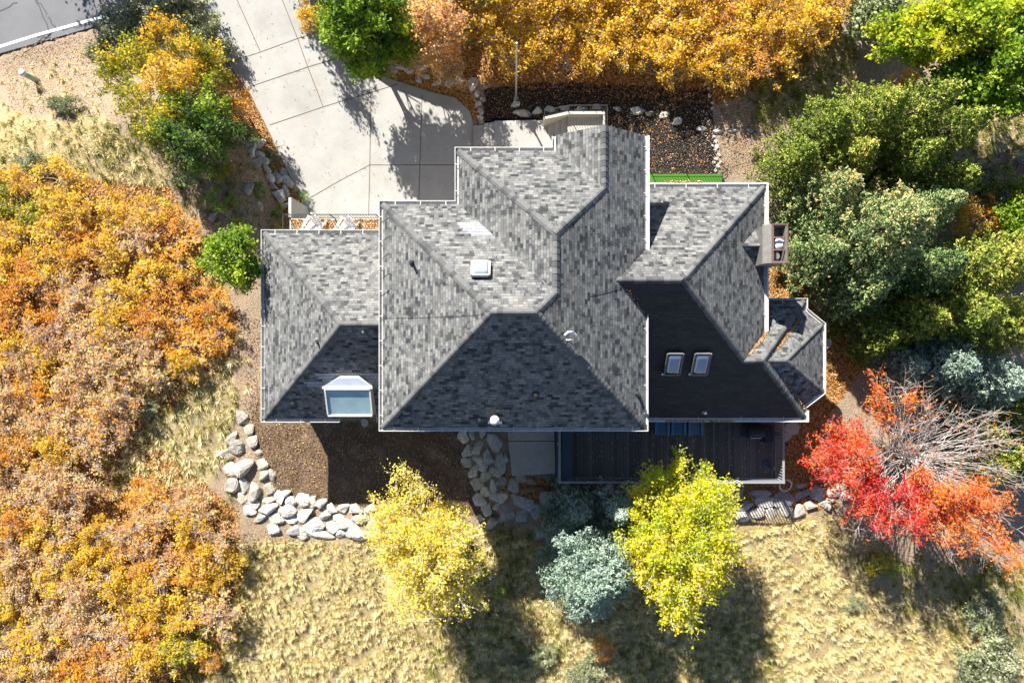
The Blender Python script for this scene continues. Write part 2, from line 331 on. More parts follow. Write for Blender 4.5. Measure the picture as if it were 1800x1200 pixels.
R_LITTER = [[(-60,290),(300,330),(380,480),(420,560),(400,640),(250,760),(420,900),(420,1050),(380,1300),(-60,1300)], [(690,110),(860,150),(1260,185),(1400,130),(1480,60),(1480,-60),(690,-60)],
            [(1348,455),(1420,500),(1475,560),(1520,640),(1440,760),(1440,860),(1365,860),(1380,740),(1450,700),(1448,560),(1348,520)], [(880,830),(985,845),(1470,850),(1470,895),(960,900),(880,860)],
            [(380,110),(440,165),(475,235),(500,290),(545,390),(500,400),(440,240),(330,100)], [(680,120),(760,130),(835,150),(850,230),(825,200),(750,165),(690,145)]]
R_MULCH = [[(852,155),(960,145),(1100,150),(1250,160),(1262,305),(1130,310),(1063,220),(1063,200),(950,212),(850,220),(848,180)]]
R_YARD = [[(455,690),(455,740),(660,740),(815,757),(830,850),(880,910),(690,895),(500,880),(450,800),(440,740)]]
mg, ml, mm, my = soft(R_GRASS, 34), soft(R_LITTER, 26), soft(R_MULCH, 10), soft(R_YARD, 26)
nx, ny = len(xs), len(ys); idx = np.arange(nx*ny).reshape(ny, nx)
quads = np.stack([idx[:-1, :-1], idx[:-1, 1:], idx[1:, 1:], idx[1:, :-1]], -1).reshape(-1, 4)
V = np.stack([GX, GY, GZ], -1).reshape(-1, 3)
# skirt to the horizon, joined to the same sheet
ring = np.concatenate([idx[0, :], idx[1:, -1], idx[-1, -2::-1], idx[-2:0:-1, 0]]); rv = V[ring]; mid_ = rv*np.array([1.12, 1.12, 1]); far = rv*np.array([60., 60., 0])+np.array([0, 0, 1.5])
n0 = len(V); k = len(ring); V = np.vstack([V, mid_, far]); i1 = n0+np.arange(k); i2 = n0+(np.arange(k)+1) % k; sk = np.vstack([np.stack([ring, i1, i2, np.roll(ring, -1)], -1), np.stack([i1, i1+k, i2+k, i2], -1)])
me = fastmesh('ground', V, np.vstack([quads, sk]))
ca = me.color_attributes.new('mask', 'FLOAT_COLOR', 'POINT'); arr = np.zeros((len(V), 4), np.float32)
arr[:n0] = np.stack([mg, ml, mm, my], -1).reshape(-1, 4); arr[n0:, 0] = .6; ca.data.foreach_set('color', arr.ravel())
me.polygons.foreach_set('use_smooth', [True]*len(me.polygons))
def groundmat():
    m = NT('ground soil'); p = pos(m); at = m.n('Attribute', attribute_name='mask'); sp = m.n('SeparateColor', {0: at.outputs['Color']}); al = at.outputs['Alpha']
    n1 = m.noise(1.2, 6, .7, p); n2 = m.noise(14, 5, .75, p); n3 = m.noise(38, 4, .75, p); vo = m.n('TexVoronoi', {'Vector': p, 'Scale': 17.}).outputs['Color']; vs = m.n('SeparateColor', {0: vo}).outputs[0]
    tan = m.ramp(m.math('ADD', m.math('MULTIPLY', n2, .6), m.math('MULTIPLY', n3, .4)), [(.35, (.13, .09, .055)), (.5, (.28, .21, .145)), (.66, (.46, .38, .28))])
    gr = m.ramp(m.math('ADD', m.math('MULTIPLY', n2, .7), m.math('MULTIPLY', n1, .3)), [(.36, (.13, .10, .05)), (.5, (.30, .235, .12)), (.65, (.50, .41, .23))])
    li = m.ramp(vs, [(0, (.08, .045, .02)), (.35, (.24, .12, .04)), (.65, (.42, .21, .06)), (.85, (.52, .31, .11)), (1, (.5, .4, .27))])
    li = m.mix(m.ramp(n3, [(.4, (.8, .8, .8)), (.55, (0, 0, 0))]), li, (.035, .018, .01, 1))
    mu = m.ramp(n3, [(.35, (.008, .008, .008)), (.55, (.03, .027, .025)), (.7, (.11, .09, .075))])
    ya = m.ramp(m.math('ADD', m.math('MULTIPLY', n2, .5), m.math('MULTIPLY', n1, .5)), [(.35, (.07, .042, .026)), (.5, (.14, .09, .055)), (.62, (.26, .18, .12))])
    def br(x, lo=.35, hi=.65): return m.ramp(m.math('ADD', x, m.math('MULTIPLY', m.math('SUBTRACT', m.noise(3.5, 5, .75, p), .5), .9)), [(lo, (0, 0, 0)), (hi, (1, 1, 1))])
    c = m.mix(br(sp.outputs[0]), tan, gr); c = m.mix(br(sp.outputs[1]), c, li); c = m.mix(br(sp.outputs[2]), c, mu); c = m.mix(br(al), c, ya)
    m.bump(m.math('ADD', n2, m.math('MULTIPLY', n3, .5)), .8, .08); return m.fin(c, .95, .1)
gob = link('ground', me, groundmat()); props(gob, kind='structure')
# roads, driveway
def sheet(name, pts, z, mat, thick=.12, parent=None, kind='structure'):
    b = MB(); b.prism([P(x, y, z)[:2] for x, y in pts], z-thick, z); o = b.build(name, mat, parent)
    if parent is None: props(o, kind=kind)
    return o
def strip(mb, pts, w, z):
    q = [P(a, b, z) for a, b in pts]
    prof = [(-w/2, 0), (w/2, 0), (w/2, -.006), (-w/2, -.006)]; mb.sweep(q, prof)
road = sheet('road', [(-400,205),(0,94),(166,47),(340,-8),(480,-60),(700,-160),(-300,-250)], .0, M['asphalt'])
g = MB(); strip(g, [(-300,170),(0,82),(60,63),(190,27),(330,-16)], .13, .008); g.build('road_line', M['paint'], road)
g = MB()
rnd = random.Random(3)
for a, b in (((176,-10),(188,25)), ((60,-5),(88,60)), ((88,60),(66,66)), ((40,92),(100,52)), ((100,52),(165,44)), ((66,70),(95,66)), ((-5,22),(28,5)), ((62,-5),(84,28)), ((84,28),(97,52))):
    n = 7; pts = [(a[0]+(b[0]-a[0])*i/n+rnd.uniform(-2.5, 2.5), a[1]+(b[1]-a[1])*i/n+rnd.uniform(-2.5, 2.5)) for i in range(n+1)]; strip(g, pts, .06, .006)
g.build('crack_sealant', M['tar'], road)
drive = sheet('driveway', DRIVE[:-1]+[(505,-60)], 0.0, M['concrete'], .15)
g = MB()
for ln in (((412,-10),(457,90)), ((492,-10),(523,68),(541,118),(568,188)), ((401,110),(457,92),(523,68),(560,56)), ((444,151),(541,118),(608,98)), ((474,220),(568,188),(700,148)),
           ((652,163),(650,290),(648,376)), ((742,168),(738,290),(736,360)), ((541,350),(600,316),(650,290)), ((650,290),(738,290),(800,290))):
    strip(g, ln, .035, .006)
g.build('expansion_joint', M['joint'], drive)
# ---------------------------------------------------------------- the house
PITCH = .75
house = empty('house', (0, 0, 0), 0, 'grey shingled house with many hipped roofs seen from straight above, beside the concrete driveway', 'house')
def roofmesh(name, faces, mat, soffit=None, parent=house):
    me = bpy.data.meshes.new(name); vs = []; fs = []; uvs = []
    for f in faces:
        n0 = len(vs); P3 = [Vector(p) for p in f]; nn = Vector((0, 0, 0))
        for i in range(len(P3)): nn += P3[i].cross(P3[(i+1) % len(P3)])
        nn.normalize()
        if nn.z < 0: nn = -nn; P3 = P3[::-1]
        u = Vector((0, 0, 1)).cross(nn).normalized(); v = nn.cross(u)
        for p in P3: vs.append(tuple(p)); uvs.append((p.dot(u)+50, p.dot(v)+50))
        fs.append(tuple(range(n0, n0+len(P3))))
    if soffit:
        for poly, z in soffit:
            n0 = len(vs)
            for p in poly: vs.append((p[0], p[1], z)); uvs.append((0, 0))
            fs.append(tuple(range(n0, n0+len(poly))))
    me.from_pydata(vs, [], fs); ul = me.uv_layers.new(name='UVMap')
    for lp in me.loops: ul.data[lp.index].uv = uvs[lp.vertex_index]
    return link(name, me, mat, parent)
def caps(parent, lines, name='ridge_cap'):
    b = MB(); r = random.Random(5)
    for a, c, drop in lines:
        a = Vector(a); c = Vector(c); d = c-a; Ln = d.length; d.normalize(); w = Vector((d.y, -d.x, 0)).normalized(); n = max(1, int(Ln/.2)); st = Ln/n
        for i in range(n):
            p = a+d*(i*st-.04); q = a+d*((i+1)*st); wd = .125+r.uniform(-.012, .012); up = Vector((0, 0, 1))
            z0 = .034; z1 = .018
            A = [p-w*wd+up*(-drop*wd+z0), p-w*.03+up*(z0+.004), p+w*.03+up*(z0+.004), p+w*wd+up*(-drop*wd+z0)]
            B = [q-w*wd+up*(-drop*wd+z1), q-w*.03+up*(z1+.004), q+w*.03+up*(z1+.004), q+w*wd+up*(-drop*wd+z1)]
            E = [x-up*.03 for x in A]
            b.add(A+B+E, [(0,4,5,1),(1,5,6,2),(2,6,7,3),(0,1,9,8),(1,2,10,9),(2,3,11,10)])
    me = bpy.data.meshes.new(name); me.from_pydata(b.v, [], b.f); return link(name, me, M['cap'], parent)
GPROF = [(-.02, .0), (.0, -.015), (.015, -.10), (.105, -.10), (.12, .0), (.145, .0), (.145, -.14), (-.02, -.14)]
def gutter(parent, pts, hang=.85, prof=GPROF):
    b = MB(); b.sweep(pts, prof); o = b.build('gutter', M['gutter'], parent); h = MB()
    for a, c in zip(pts[:-1], pts[1:]):
        a = Vector(a); c = Vector(c); d = (c-a); Ln = d.length; d.normalize(); w = Vector((d.y, -d.x, 0)); n = int(Ln/hang)
        for i in range(n): p = a+d*((i+.5)*Ln/n); h = MB(); h.bar(p-w*.1+Vector((0, 0, .03)), p+w*.13+Vector((0, 0, .006)), .022, .012); h.build('gutter_strap', M['white'], parent)
    return o
ZE = 8.5; kE = (H-ZE)/F
xW, xE, yS = -227.5*kE, 233*kE, -151*kE; yN1, yN2, yG = 241*kE, 335*kE, 362*kE; xD, xG = -94*kE, 77*kE
def main_ridge():
    rEx = (xE+xG)/2; zr1 = ZE+PITCH*(rEx-xG)                        # gable ridge over the entry
    x2 = (xE+xD)/2; z2 = ZE+PITCH*(x2-xD)                           # middle ridge
    hs = (yN1-yS)/2; z3 = ZE+PITCH*hs                               # main east-west ridge
    return rEx, zr1, x2, z2, hs, z3
rEx, zr1, x2, z2, hs, z3 = main_ridge()
yr = (yN1+yS)/2
A1 = (xW, yS, ZE); A2 = (xE, yS, ZE); R1 = (xW+hs, yr, z3); R2 = (xE-hs, yr, z3)
B1 = (xW, yN1, ZE); C2 = (xD, yN1, ZE); D1 = (xD, yN2, ZE); E2 = (xG, yN2, ZE); F1 = (xG, yG, ZE); G1 = (xE, yG, ZE)
k1 = (rEx, yG, zr1); k2 = (rEx, yN2-(zr1-ZE)/PITCH, zr1); m1 = (x2, yN2-(z2-ZE)/PITCH, z2); m2 = (x2, yN1-(z2-ZE)/PITCH, z2)
# where the east wing ridge runs into the main east slope
def onEast(px, py):
    z = 9.
    for _ in range(30): x = (px-900)/F*(H-z); z = ZE+PITCH*(xE-x)
    return ((px-900)/F*(H-z), (600-py)/F*(H-z), z)
v0 = onEast(1085, 492); zEr = v0[2]
yEr = v0[1]
vN = (xE, yEr+(zEr-ZE)/PITCH, ZE); vS = (xE, yEr-(zEr-ZE)/PITCH, ZE)
mainf = [[A1, A2, R2, R1], [B1, A1, R1], [B1, C2, m2, R2, R1], [C2, D1, m1, m2], [D1, E2, k2, m1], [E2, F1, k1, k2],
         [G1, vN, v0, vS, A2, R2, m2, m1, k2, k1]]
outl = [A1, A2, G1, (rEx, yG, 0), F1, E2, D1, C2, B1]
roof1 = roofmesh('roof', mainf, M['shingle'], [([(p[0], p[1]) for p in outl], ZE-.06)])
hd = PITCH*math.sqrt(.5)
caps(roof1, [(A1, R1, hd), (A2, R2, hd), (B1, R1, hd), (R1, R2, PITCH), (R2, m2, hd), (m2, m1, PITCH), (D1, m1, hd), (m1, k2, hd), (k2, k1, PITCH)])
z1 = ZE-.01
gutter(roof1, [(xE, vS[1]-.05, z1), (xE, yS, z1), (xW, yS, z1), (xW, yN1, z1), (xD, yN1, z1), (xD, yN2, z1), (xG, yN2, z1), (xG, yG-.02, z1)][::-1])
gutter(roof1, [(xE, vN[1]+.02, z1), (xE, yG, z1)], prof=[(-.02, .0), (.0, -.015), (.03, -.07), (.115, -.07), (.13, .0), (.19, .0), (.19, -.14), (-.02, -.14)])
# west wing
ZW = 5.3; kW = (H-ZW)/F; wx0, wy0, wy1 = -435.5*kW, -136*kW, 190.5*kW; wr = (wy1-wy0)/2; pw = .72; wz = ZW+pw*wr; wyr = (wy0+wy1)/2
wx1 = xW+.25; ra = (wx0+wr, wyr, wz); rb = (wx1, wyr, wz)
n0, n1, ny_ = -7.30, -5.55, wy0+.30; zn = ZW+pw*.30
westf = [[(wx0, wy1, ZW), (wx1, wy1, ZW), rb, ra], [(wx0, wy1, ZW), (wx0, wy0, ZW), ra],
         [(wx0, wy0, ZW), (n0, wy0, ZW), (n0, ny_, zn), (n1, ny_, zn), (n1, wy0, ZW), (wx1, wy0, ZW), rb, ra]]
roof2 = roofmesh('roof', westf, M['shingle'], [([(wx0, wy0), (n0, wy0), (n0, ny_), (n1, ny_), (n1, wy0), (wx1, wy0), (wx1, wy1), (wx0, wy1)], ZW-.06)])
caps(roof2, [((wx0, wy1, ZW), ra, pw*.707), ((wx0, wy0, ZW), ra, pw*.707), (ra, rb, pw)])
gutter(roof2, [(n0, wy0+.02, ZW), (n0-.03, wy0, ZW), (wx0, wy0, ZW), (wx0, wy1, ZW), (wx1-.3, wy1, ZW)][::-1])
gutter(roof2, [(n1, wy0+.2, ZW), (n1, wy0, ZW), (wx1-.3, wy0, ZW)])
# east wing
ezN = 6.34; kN = (H-ezN)/F; yNe = yEr+(zEr-ezN)/PITCH; xEe = 443*kN; erx = xEe-(zEr-ezN)/PITCH
p1 = (erx, yEr, zEr); zA = 7.13; q1 = (xEe-(zA-ezN)/PITCH, yEr-(zEr-zA)/PITCH, zA); q2 = (9.86, q1[1], zA)
ez2 = 5.3; rr = (zA-ez2)/PITCH; xL = q2[0]+rr; yLn = q2[1]+rr; yLs = q2[1]-rr
ySe = yLs
valz = ezN; vly = yLn-(ezN-ez2)/PITCH
eastN = [(xE-.5, yNe, ezN), (xEe, yNe, ezN), p1, (v0[0]-.3, v0[1], zEr)]
eastE = [(xEe, yNe, ezN), (xEe, vly, ezN), q1, p1]
bz = 6.85; b0 = (q2[0]+(zA-bz)/PITCH, q2[1], bz); b1 = (P(1382, 632, bz)[0], q2[1], bz)
xb = 546*(H-ez2)/F
ba = (xL, P(1420, 545, ez2)[1], ez2); bb = (xb, P(1446, 571, ez2)[1], ez2); bc = (xb, P(1446, 688, ez2)[1], ez2); bd_ = (xL, P(1420, 712, ez2)[1], ez2)
lowN = [(xEe-.3, yLn, ez2), (xL, yLn, ez2), q2, q1, (xEe-.3, vly-.3*1, ezN+.225)]
lowN = [(xEe-.45, yLn, ez2), (xL, yLn, ez2), q2, q1, (xEe, vly, ezN), (xEe-.45, vly, ezN)]
lowE = [(xL, yLn, ez2), ba, b0, bd_, (xL, yLs, ez2), q2]
southB = [(xE-.4, ySe, ez2), (xL, yLs, ez2), q2, q1, p1, (v0[0]-.25, v0[1], zEr), (xE-.4, vS[1]+.3, zEr-PITCH*(yEr-vS[1]-.3))]
bay = [[b0, ba, b1], [ba, bb, b1], [bb, bc, b1], [bc, bd_, b1], [bd_, b0, b1]]
roof3 = roofmesh('roof', [eastN, eastE, lowN, lowE]+bay, M['shingle'], [([(xE, yNe), (xEe, yNe), (xEe, yEr), (xE, yEr)], ezN-.06), ([(xEe-.45, yLs), (xL, yLs), bd_[:2], bc[:2], bb[:2], ba[:2], (xL, yLn), (xEe-.45, yLn)], ez2-.07)])
roof4 = roofmesh('roof', [southB], M['shingle_new'], [([(xE-.4, ySe), (xL-.1, ySe), (xL-.1, yEr-.5), (xE-.4, yEr-.5)], ez2-.05)]); roof4['label'] = 'nearly black newer shingle slope above the deck'
caps(roof3, [((xEe, yNe, ezN), p1, hd), (v0, p1, PITCH), (p1, q1, hd), (q1, q2, PITCH), ((xL, yLn, ez2), q2, hd), ((xL, yLs, ez2), q2, hd), (b0, b1, PITCH), (bb, b1, hd), (bc, b1, hd)])
WP = [(-.02, .01), (.0, -.015), (.015, -.06), (.10, -.06), (.115, .02), (.18, .02), (.18, -.16), (-.02, -.16)]
gutter(roof3, [(xEe, vly+.1, ezN), (xEe, yNe, ezN), (xE+.2, yNe, ezN)][::-1][::-1] if False else [(xE+.2, yNe, ezN), (xEe, yNe, ezN), (xEe, vly+.1, ezN)][::-1], 1.2, WP)
gutter(roof3, [bd_, bc, bb, ba, (xL, yLn, ez2), (xEe+.2, yLn, ez2)][::-1][::-1], 1.2)
gutter(roof4, [(xE+.2, ySe, ez2), (xL, ySe, ez2), (xL, ySe+.3, ez2)], 1.5, WP)
# walls
def wall(pts, z0, z1): b = MB(); b.prism(pts, z0, z1); return b.build('wall', M['siding'], house)
def rect(a, b, c, d): return [(a, b), (c, b), (c, d), (a, d)]
wall(rect(wx0+.45, wy0+.7, xW+.4, wy1-.45), -.3, ZW-.09)
wall([(xW+.45, yS+.45), (xE-.45, yS+.45), (xE-.45, yG-.5), (xG+.45, yG-.5), (xG+.45, yN2-.45), (xD+.45, yN2-.45), (xD+.45, yN1-.45), (xW+.45, yN1-.45)], -.3, ZE-.09)
b = MB(); yq = yG-.5; b.add([(xG+.45, yq, ZE-.09), (xE-.45, yq, ZE-.09), (rEx, yq, zr1-.35), (xG+.45, yq-.15, ZE-.09), (xE-.45, yq-.15, ZE-.09), (rEx, yq-.15, zr1-.35)], [(0,1,2),(3,5,4),(0,2,5,3),(1,4,5,2),(0,3,4,1)]); b.build('wall', M['siding'], house)
wall(rect(xE-.44, -1.7, xEe-.45, yNe-.45), 1.5, ezN-.09)
wall([(xEe-.46, yLs+.5), (xL-.4, yLs+.5), (xL-.4, bd_[1]+.1), (xb-.4, bc[1]), (xb-.4, bb[1]), (xL-.4, ba[1]-.1), (xL-.4, yLn-.4), (xEe-.46, yLn-.4)], 1.5, ez2-.12)
def window(x, y, z, w, h, axis, sgn):
    f = MB(); t = .05
    def bx(mb, a0, a1, z0, z1, d0, d1):
        if axis == 'y': mb.box(a0, min(y+sgn*d0, y+sgn*d1), z0, a1, max(y+sgn*d0, y+sgn*d1), z1)
        else: mb.box(min(x+sgn*d0, x+sgn*d1), a0, z0, max(x+sgn*d0, x+sgn*d1), a1, z1)
    c = x if axis == 'y' else y
    bx(f, c-w/2, c+w/2, z, z+.08, .003, .06); bx(f, c-w/2, c+w/2, z+h-.08, z+h, .003, .06); bx(f, c-w/2, c-w/2+.08, z+.08, z+h-.08, .003, .06); bx(f, c+w/2-.08, c+w/2, z+.08, z+h-.08, .003, .06)
    o = f.build('window', M['white'], house); g = MB(); bx(g, c-w/2+.08, c+w/2-.08, z+.08, z+h-.08, .005, .02); g.build('pane', M['glass'], o)
for x in (-3.4, -.8, 1.9): window(x, yS+.45, 6.2, 1.5, 1.3, 'y', -1); window(x, yS+.45, 3.4, 1.5, 1.5, 'y', -1)
for x in (6.2, 8.6): window(x, -1.7, 3.1, 1.8, 1.7, 'y', -1)
window(-3.3, yN1-.45, 6.0, 1.1, 1.2, 'y', 1); window(.5, yN2-.45, 6.0, 1.6, 1.2, 'y', 1); window(xE-.45, 5.2, 6.9, 1.2, .9, 'x', 1); window(wx0+.45, .5, 3.3, 1.4, 1.3, 'x', -1); window(wx0+3, wy1-.45, 3.2, 1.6, 1.4, 'y', 1)
b = MB(); yy = yN1-.45
b.box(-4.35, yy+.003, 0, -2.0, yy+.05, 2.3)
for i in range(4): b.box(-4.3, yy+.05, .06+i*.56, -2.05, yy+.07, .52+i*.56)
b.build('garage_door', M['white'], house)
# roof furniture --------------------------------------------------
def slope_frame(origin, n):                                         # matrix whose z is the roof normal, y up the slope
    n = Vector(n).normalized(); u = Vector((0, 0, 1)).cross(n).normalized(); v = n.cross(u)
    m = Matrix((u, v, n)).transposed().to_4x4(); m.translation = Vector(origin); return m
nN = Vector((0, PITCH, 1)); nS = Vector((0, -PITCH, 1)); nWf = Vector((-PITCH, 0, 1)); nEf = Vector((PITCH, 0, 1))
def ray(px, py, pt, n):                                             # point of a roof plane seen at this pixel of the photograph
    n = Vector(n).normalized(); o = Vector((0, 0, H)); d = Vector(((px-900)/F, (600-py)/F, -1)); t = (Vector(pt)-o).dot(n)/d.dot(n); return o+d*t
def put(mb, name, mat, mtx, parent, smooth=False):
    o = mb.build(name, mat, parent, smooth); o.data.transform(mtx); return o
def skylight(px, py, pt, n, w, h, dome, label, kerb=M['fascia'], hh=.16):
    m = slope_frame(ray(px, py, pt, n), n); b = MB()
    b.box(-w/2, -h/2, -.05, w/2, h/2, hh); o = put(b, 'skylight', kerb, m, house); o['label'] = label
    d = MB(); nn = 10; vs = []; fs = []
    for i in range(nn+1):
        for j in range(nn+1):
            x = -1+2*i/nn; y = -1+2*j/nn; z = hh+.005+.11*min(1, 3.2*(1-x*x))**.6*min(1, 3.2*(1-y*y))**.6
            vs.append((x*w*.455, y*h*.455, z))
    for i in range(nn):
        for j in range(nn): k = i*(nn+1)+j; fs.append((k, k+nn+1, k+nn+2, k+1))
    d.add(vs, fs); put(d, 'dome', dome, m, o, True)
    f = MB(); W2, H2 = w*.5+.015, h*.5+.015
    for a in (-1, 1): f.box(a*W2-.03, -H2, hh-.07, a*W2+.03, H2, hh+.03); f.box(-W2+.03, a*H2-.03, hh-.07, W2-.03, a*H2+.03, hh+.03)
    put(f, 'frame', M['galv'] if kerb is M['fascia'] and dome is M['dome'] else M['fascia'], m, o)
    s = MB(); s.box(-w/2-.08, -h/2-.13, -.01, w/2+.08, -h/2-.035, .05); put(s, 'flashing', M['copper'] if dome is M['dome'] else M['white'], m, o)
skylight(845, 477, R1, nN, .58, .60, M['dome'], 'square white domed skylight on the main north slope')
skylight(1183, 636, p1, nS, .58, 1.02, M['dome_dark'], 'left of the two tinted skylights on the black slope', M['black'])
skylight(1231, 636, p1, nS, .58, 1.02, M['dome_dark'], 'right of the two tinted skylights on the black slope', M['black'])
def vent(px, py, pt, n, r=.05, hgt=.35, mat=M['black'], label=None, cap=False):
    p = ray(px, py, pt, n); b = MB(); b.lathe((p.x, p.y, p.z), [(r*2.4, -.03), (r*2.0, .05), (r*1.1, .1), (r, .11), (r, hgt)]+([(r*1.9, hgt), (r*1.9, hgt+.07), (r*.6, hgt+.12)] if cap else []), 14)
    o = b.build('roof_vent', mat, house)
    if label: o['label'] = label
vent(725, 462, R1, nWf, .05, .42, label='black vent pipe on the main west slope'); vent(557, 598, ra, Vector((-pw, 0, 1)), .045, .35, M['steel'], 'small grey vent pipe on the west wing slope')
vent(941, 693, A1, nS, .06, .22, label='black vent cap in the middle of the dark south slope'); vent(843, 736, A1, nS, .06, .22, label='black vent cap beside the white flue'); vent(1120, 692, A2, nEf, .045, .5, label='black vent pipe near the south east corner')
vent(516, 708, ra, Vector((0, -pw, 1)), .06, .15, label='black vent cap left of the dormer window'); vent(639, 583, ra, Vector((0, -pw, 1)), .03, .2, M['steel'])
vent(1237, 724, p1, nS, .04, .2, M['steel'], 'small white vent low on the black slope', True)
m = slope_frame(ray(870, 740, A1, nS), nS); b = MB(); b.box(-.26, -.1, 0, .26, .02, .04); o = put(b, 'flue', M['white'], m, house); o['label'] = 'round white capped flue near the south gutter'
p = ray(870, 736, A1, nS); b = MB(); b.lathe(tuple(p), [(.13, -.1), (.13, .35), (.17, .35), (.17, .48), (.09, .55)], 18); b.build('flue_cap', M['white'], o)
# satellite dish bracket lying against the hip
m = slope_frame(ray(993, 592, A2, nEf), nEf); b = MB(); pts = [(.34*math.cos(t), .34*math.sin(t), .28) for t in [math.radians(-55+13*i) for i in range(9)]]
b.tube([(x-.18, y, z) for x, y, z in pts], .045, 8); b.tube([(.16, 0, .28), (-.08, 0, .2), (-.1, 0, 0)], .03); b.tube([(-.1, -.16, .26), (-.1, .16, .26)], .03); b.tube([(.16, -.12, .3), (.16, .14, .3)], .04)
o = put(b, 'antenna_bracket', M['white'], m, house, True); o['label'] = 'curved white antenna bracket on the east slope by the hip'
# chimney chase over the east eave
czt = 7.85; cx0, cy1 = P(1346, 394, czt)[:2]; cx1, cy0 = P(1384, 462, czt)[:2]; ox0 = P(1357, 400, czt)[0]
b = MB(); t = .07
b.prism([(cx0, cy0), (ox0, cy0), (ox0, cy1), (cx0, cy1)], 1.8, czt-.25)
b.box(ox0, cy0, 1.8, ox0+t, cy1, czt); b.box(cx1-t, cy0, 1.8, cx1, cy1, czt); b.box(ox0+t, cy0, 1.8, cx1-t, cy0+t, czt); b.box(ox0+t, cy1-t, 1.8, cx1-t, cy1, czt)
b.box(ox0+t, cy0+t, 1.8, cx1-t, cy1-t, czt-.55)
ch = b.build('chimney', M['flash'], house); ch['label'] = 'boxy grey chimney chase on the east eave with three openings'
b = MB(); b.add([(cx0, cy0, czt-.245), (ox0, cy0, czt), (ox0, cy1, czt), (cx0, cy1, czt-.245), (cx0-.03, cy0-.03, czt-.3), (ox0, cy0-.03, czt-.1), (ox0, cy1+.03, czt-.1), (cx0-.03, cy1+.03, czt-.3)], [(0,1,2,3),(0,3,7,4),(0,4,5,1),(3,2,6,7),(4,7,6,5)]); b.build('flashing', M['flash'], ch)
b = MB()
for fy in (.34, .66): yy = cy0+(cy1-cy0)*fy; b.box(ox0+t, yy-.03, czt-.06, cx1-t, yy+.03, czt+.01)
b.box(ox0-.02, cy0-.02, czt+.003, ox0+.03, cy1+.02, czt+.03); b.box(cx1-.03, cy0-.02, czt+.003, cx1+.02, cy1+.02, czt+.03); b.box(ox0+.03, cy0-.02, czt+.003, cx1-.03, cy0+.03, czt+.03); b.box(ox0+.03, cy1-.03, czt+.003, cx1-.03, cy1+.02, czt+.03)
b.build('cap_frame', M['copper'], ch)
b = MB(); b.lathe(((ox0+cx1)/2+.05, (cy0+cy1)/2+.02, czt-.55), [(.13, 0), (.13, .3), (.2, .3), (.2, .36), (.12, .42)], 20); b.build('flue_cap', M['whitechair'], ch)
b = MB(); b.lathe(((ox0+cx1)/2, cy0+.3, czt-.55), [(.1, 0), (.1, .2), (.13, .2), (.13, .24)], 16); b.build('flue_cap', M['flash'], ch)
# little saddle roof behind the chimney
sy = (cy0+cy1)/2; sh = (cy1-cy0)/2-.03; pz = lambda x: ezN+PITCH*(xEe-x)
zsr = pz(cx0)+PITCH*sh; xs_ = xEe-(zsr-ezN)/PITCH
roofmesh('saddle', [[(cx0, sy+sh, pz(cx0)+.01), (cx0, sy, zsr), (xs_, sy, zsr+.01)], [(cx0, sy-sh, pz(cx0)+.01), (cx0, sy, zsr), (xs_, sy, zsr+.01)]], M['shingle'], parent=roof3)
# dormer with sloped glass on the west wing
dx0, dx1 = -7.40, -5.66; dyt, dzt = -1.86, 6.92; dyb, dzb = -2.99, 6.42
b = MB(); b.add([(dx0, dyt+.35, 5.6), (dx1, dyt+.35, 5.6), (dx1, dyb, 5.2), (dx0, dyb, 5.2), (dx0, dyt, dzt), (dx1, dyt, dzt), (dx1, dyb, dzb), (dx0, dyb, dzb)],
                [(0,3,2,1),(0,1,5,4),(1,2,6,5),(2,3,7,6),(3,0,4,7)])
dm = b.build('dormer', M['wallconc'], house); dm['label'] = 'glass fronted dormer low on the west wing south slope'
b = MB(); nd = Vector((0, dyt-dyb, 0)); 
def lerp(a, c, t): return tuple(a[i]+(c[i]-a[i])*t for i in range(3))
c4 = [(dx0-.02, dyt, dzt+.04), (dx1+.02, dyt, dzt+.04), (dx1+.02, dyb, dzb+.04), (dx0-.02, dyb, dzb+.04)]
b.bar(c4[0], c4[1], .10, .07); b.bar(c4[3], c4[2], .06, .07); b.bar(lerp(c4[0], c4[3], .06), lerp(c4[0], c4[3], .96), .06, .065); b.bar(lerp(c4[1], c4[2], .06), lerp(c4[1], c4[2], .96), .06, .065)
b.build('frame', M['white'], dm)
b = MB(); b.add([(dx0+.01, dyt-.05, dzt-.01), (dx1-.01, dyt-.05, dzt-.01), (dx1-.01, dyb+.03, dzb+.025), (dx0+.01, dyb+.03, dzb+.025)], [(0,1,2,3)])
pane = b.build('pane', M['dormer_glass'], dm)
b = MB()
for i in range(4): x = dx0+.32+i*.34; b.box(x, dyb+.22, dzb+.03+.11, x+.26, dyb+.34, dzb+.15)
b = MB(); e = .12; ya_ = dyt+.07
zt = dzt+.02; b.add([(dx0-e, ya_, zt), (dx1+e, ya_, zt), (dx1-.45, ya_+.36, zt+.14), (dx0+.55, ya_+.36, zt+.14), (dx0-e, ya_-.0, zt-.1), (dx1+e, ya_, zt-.1), (dx1-.45, ya_+.42, zt-.2), (dx0+.55, ya_+.42, zt-.2)],
      [(0,1,2,3),(0,4,5,1),(1,5,6,2),(2,6,7,3),(3,7,4,0),(4,7,6,5)]); b.build('hood', simple('blue white metal hood', (.50, .53, .60), .4, .5, .1, .1, 3), dm)
b = MB(); b.bar((dx0-e, ya_-.04, zt-.03), (dx1+e, ya_-.04, zt-.03), .09, .09); b.build('hood_trim', M['white'], dm)
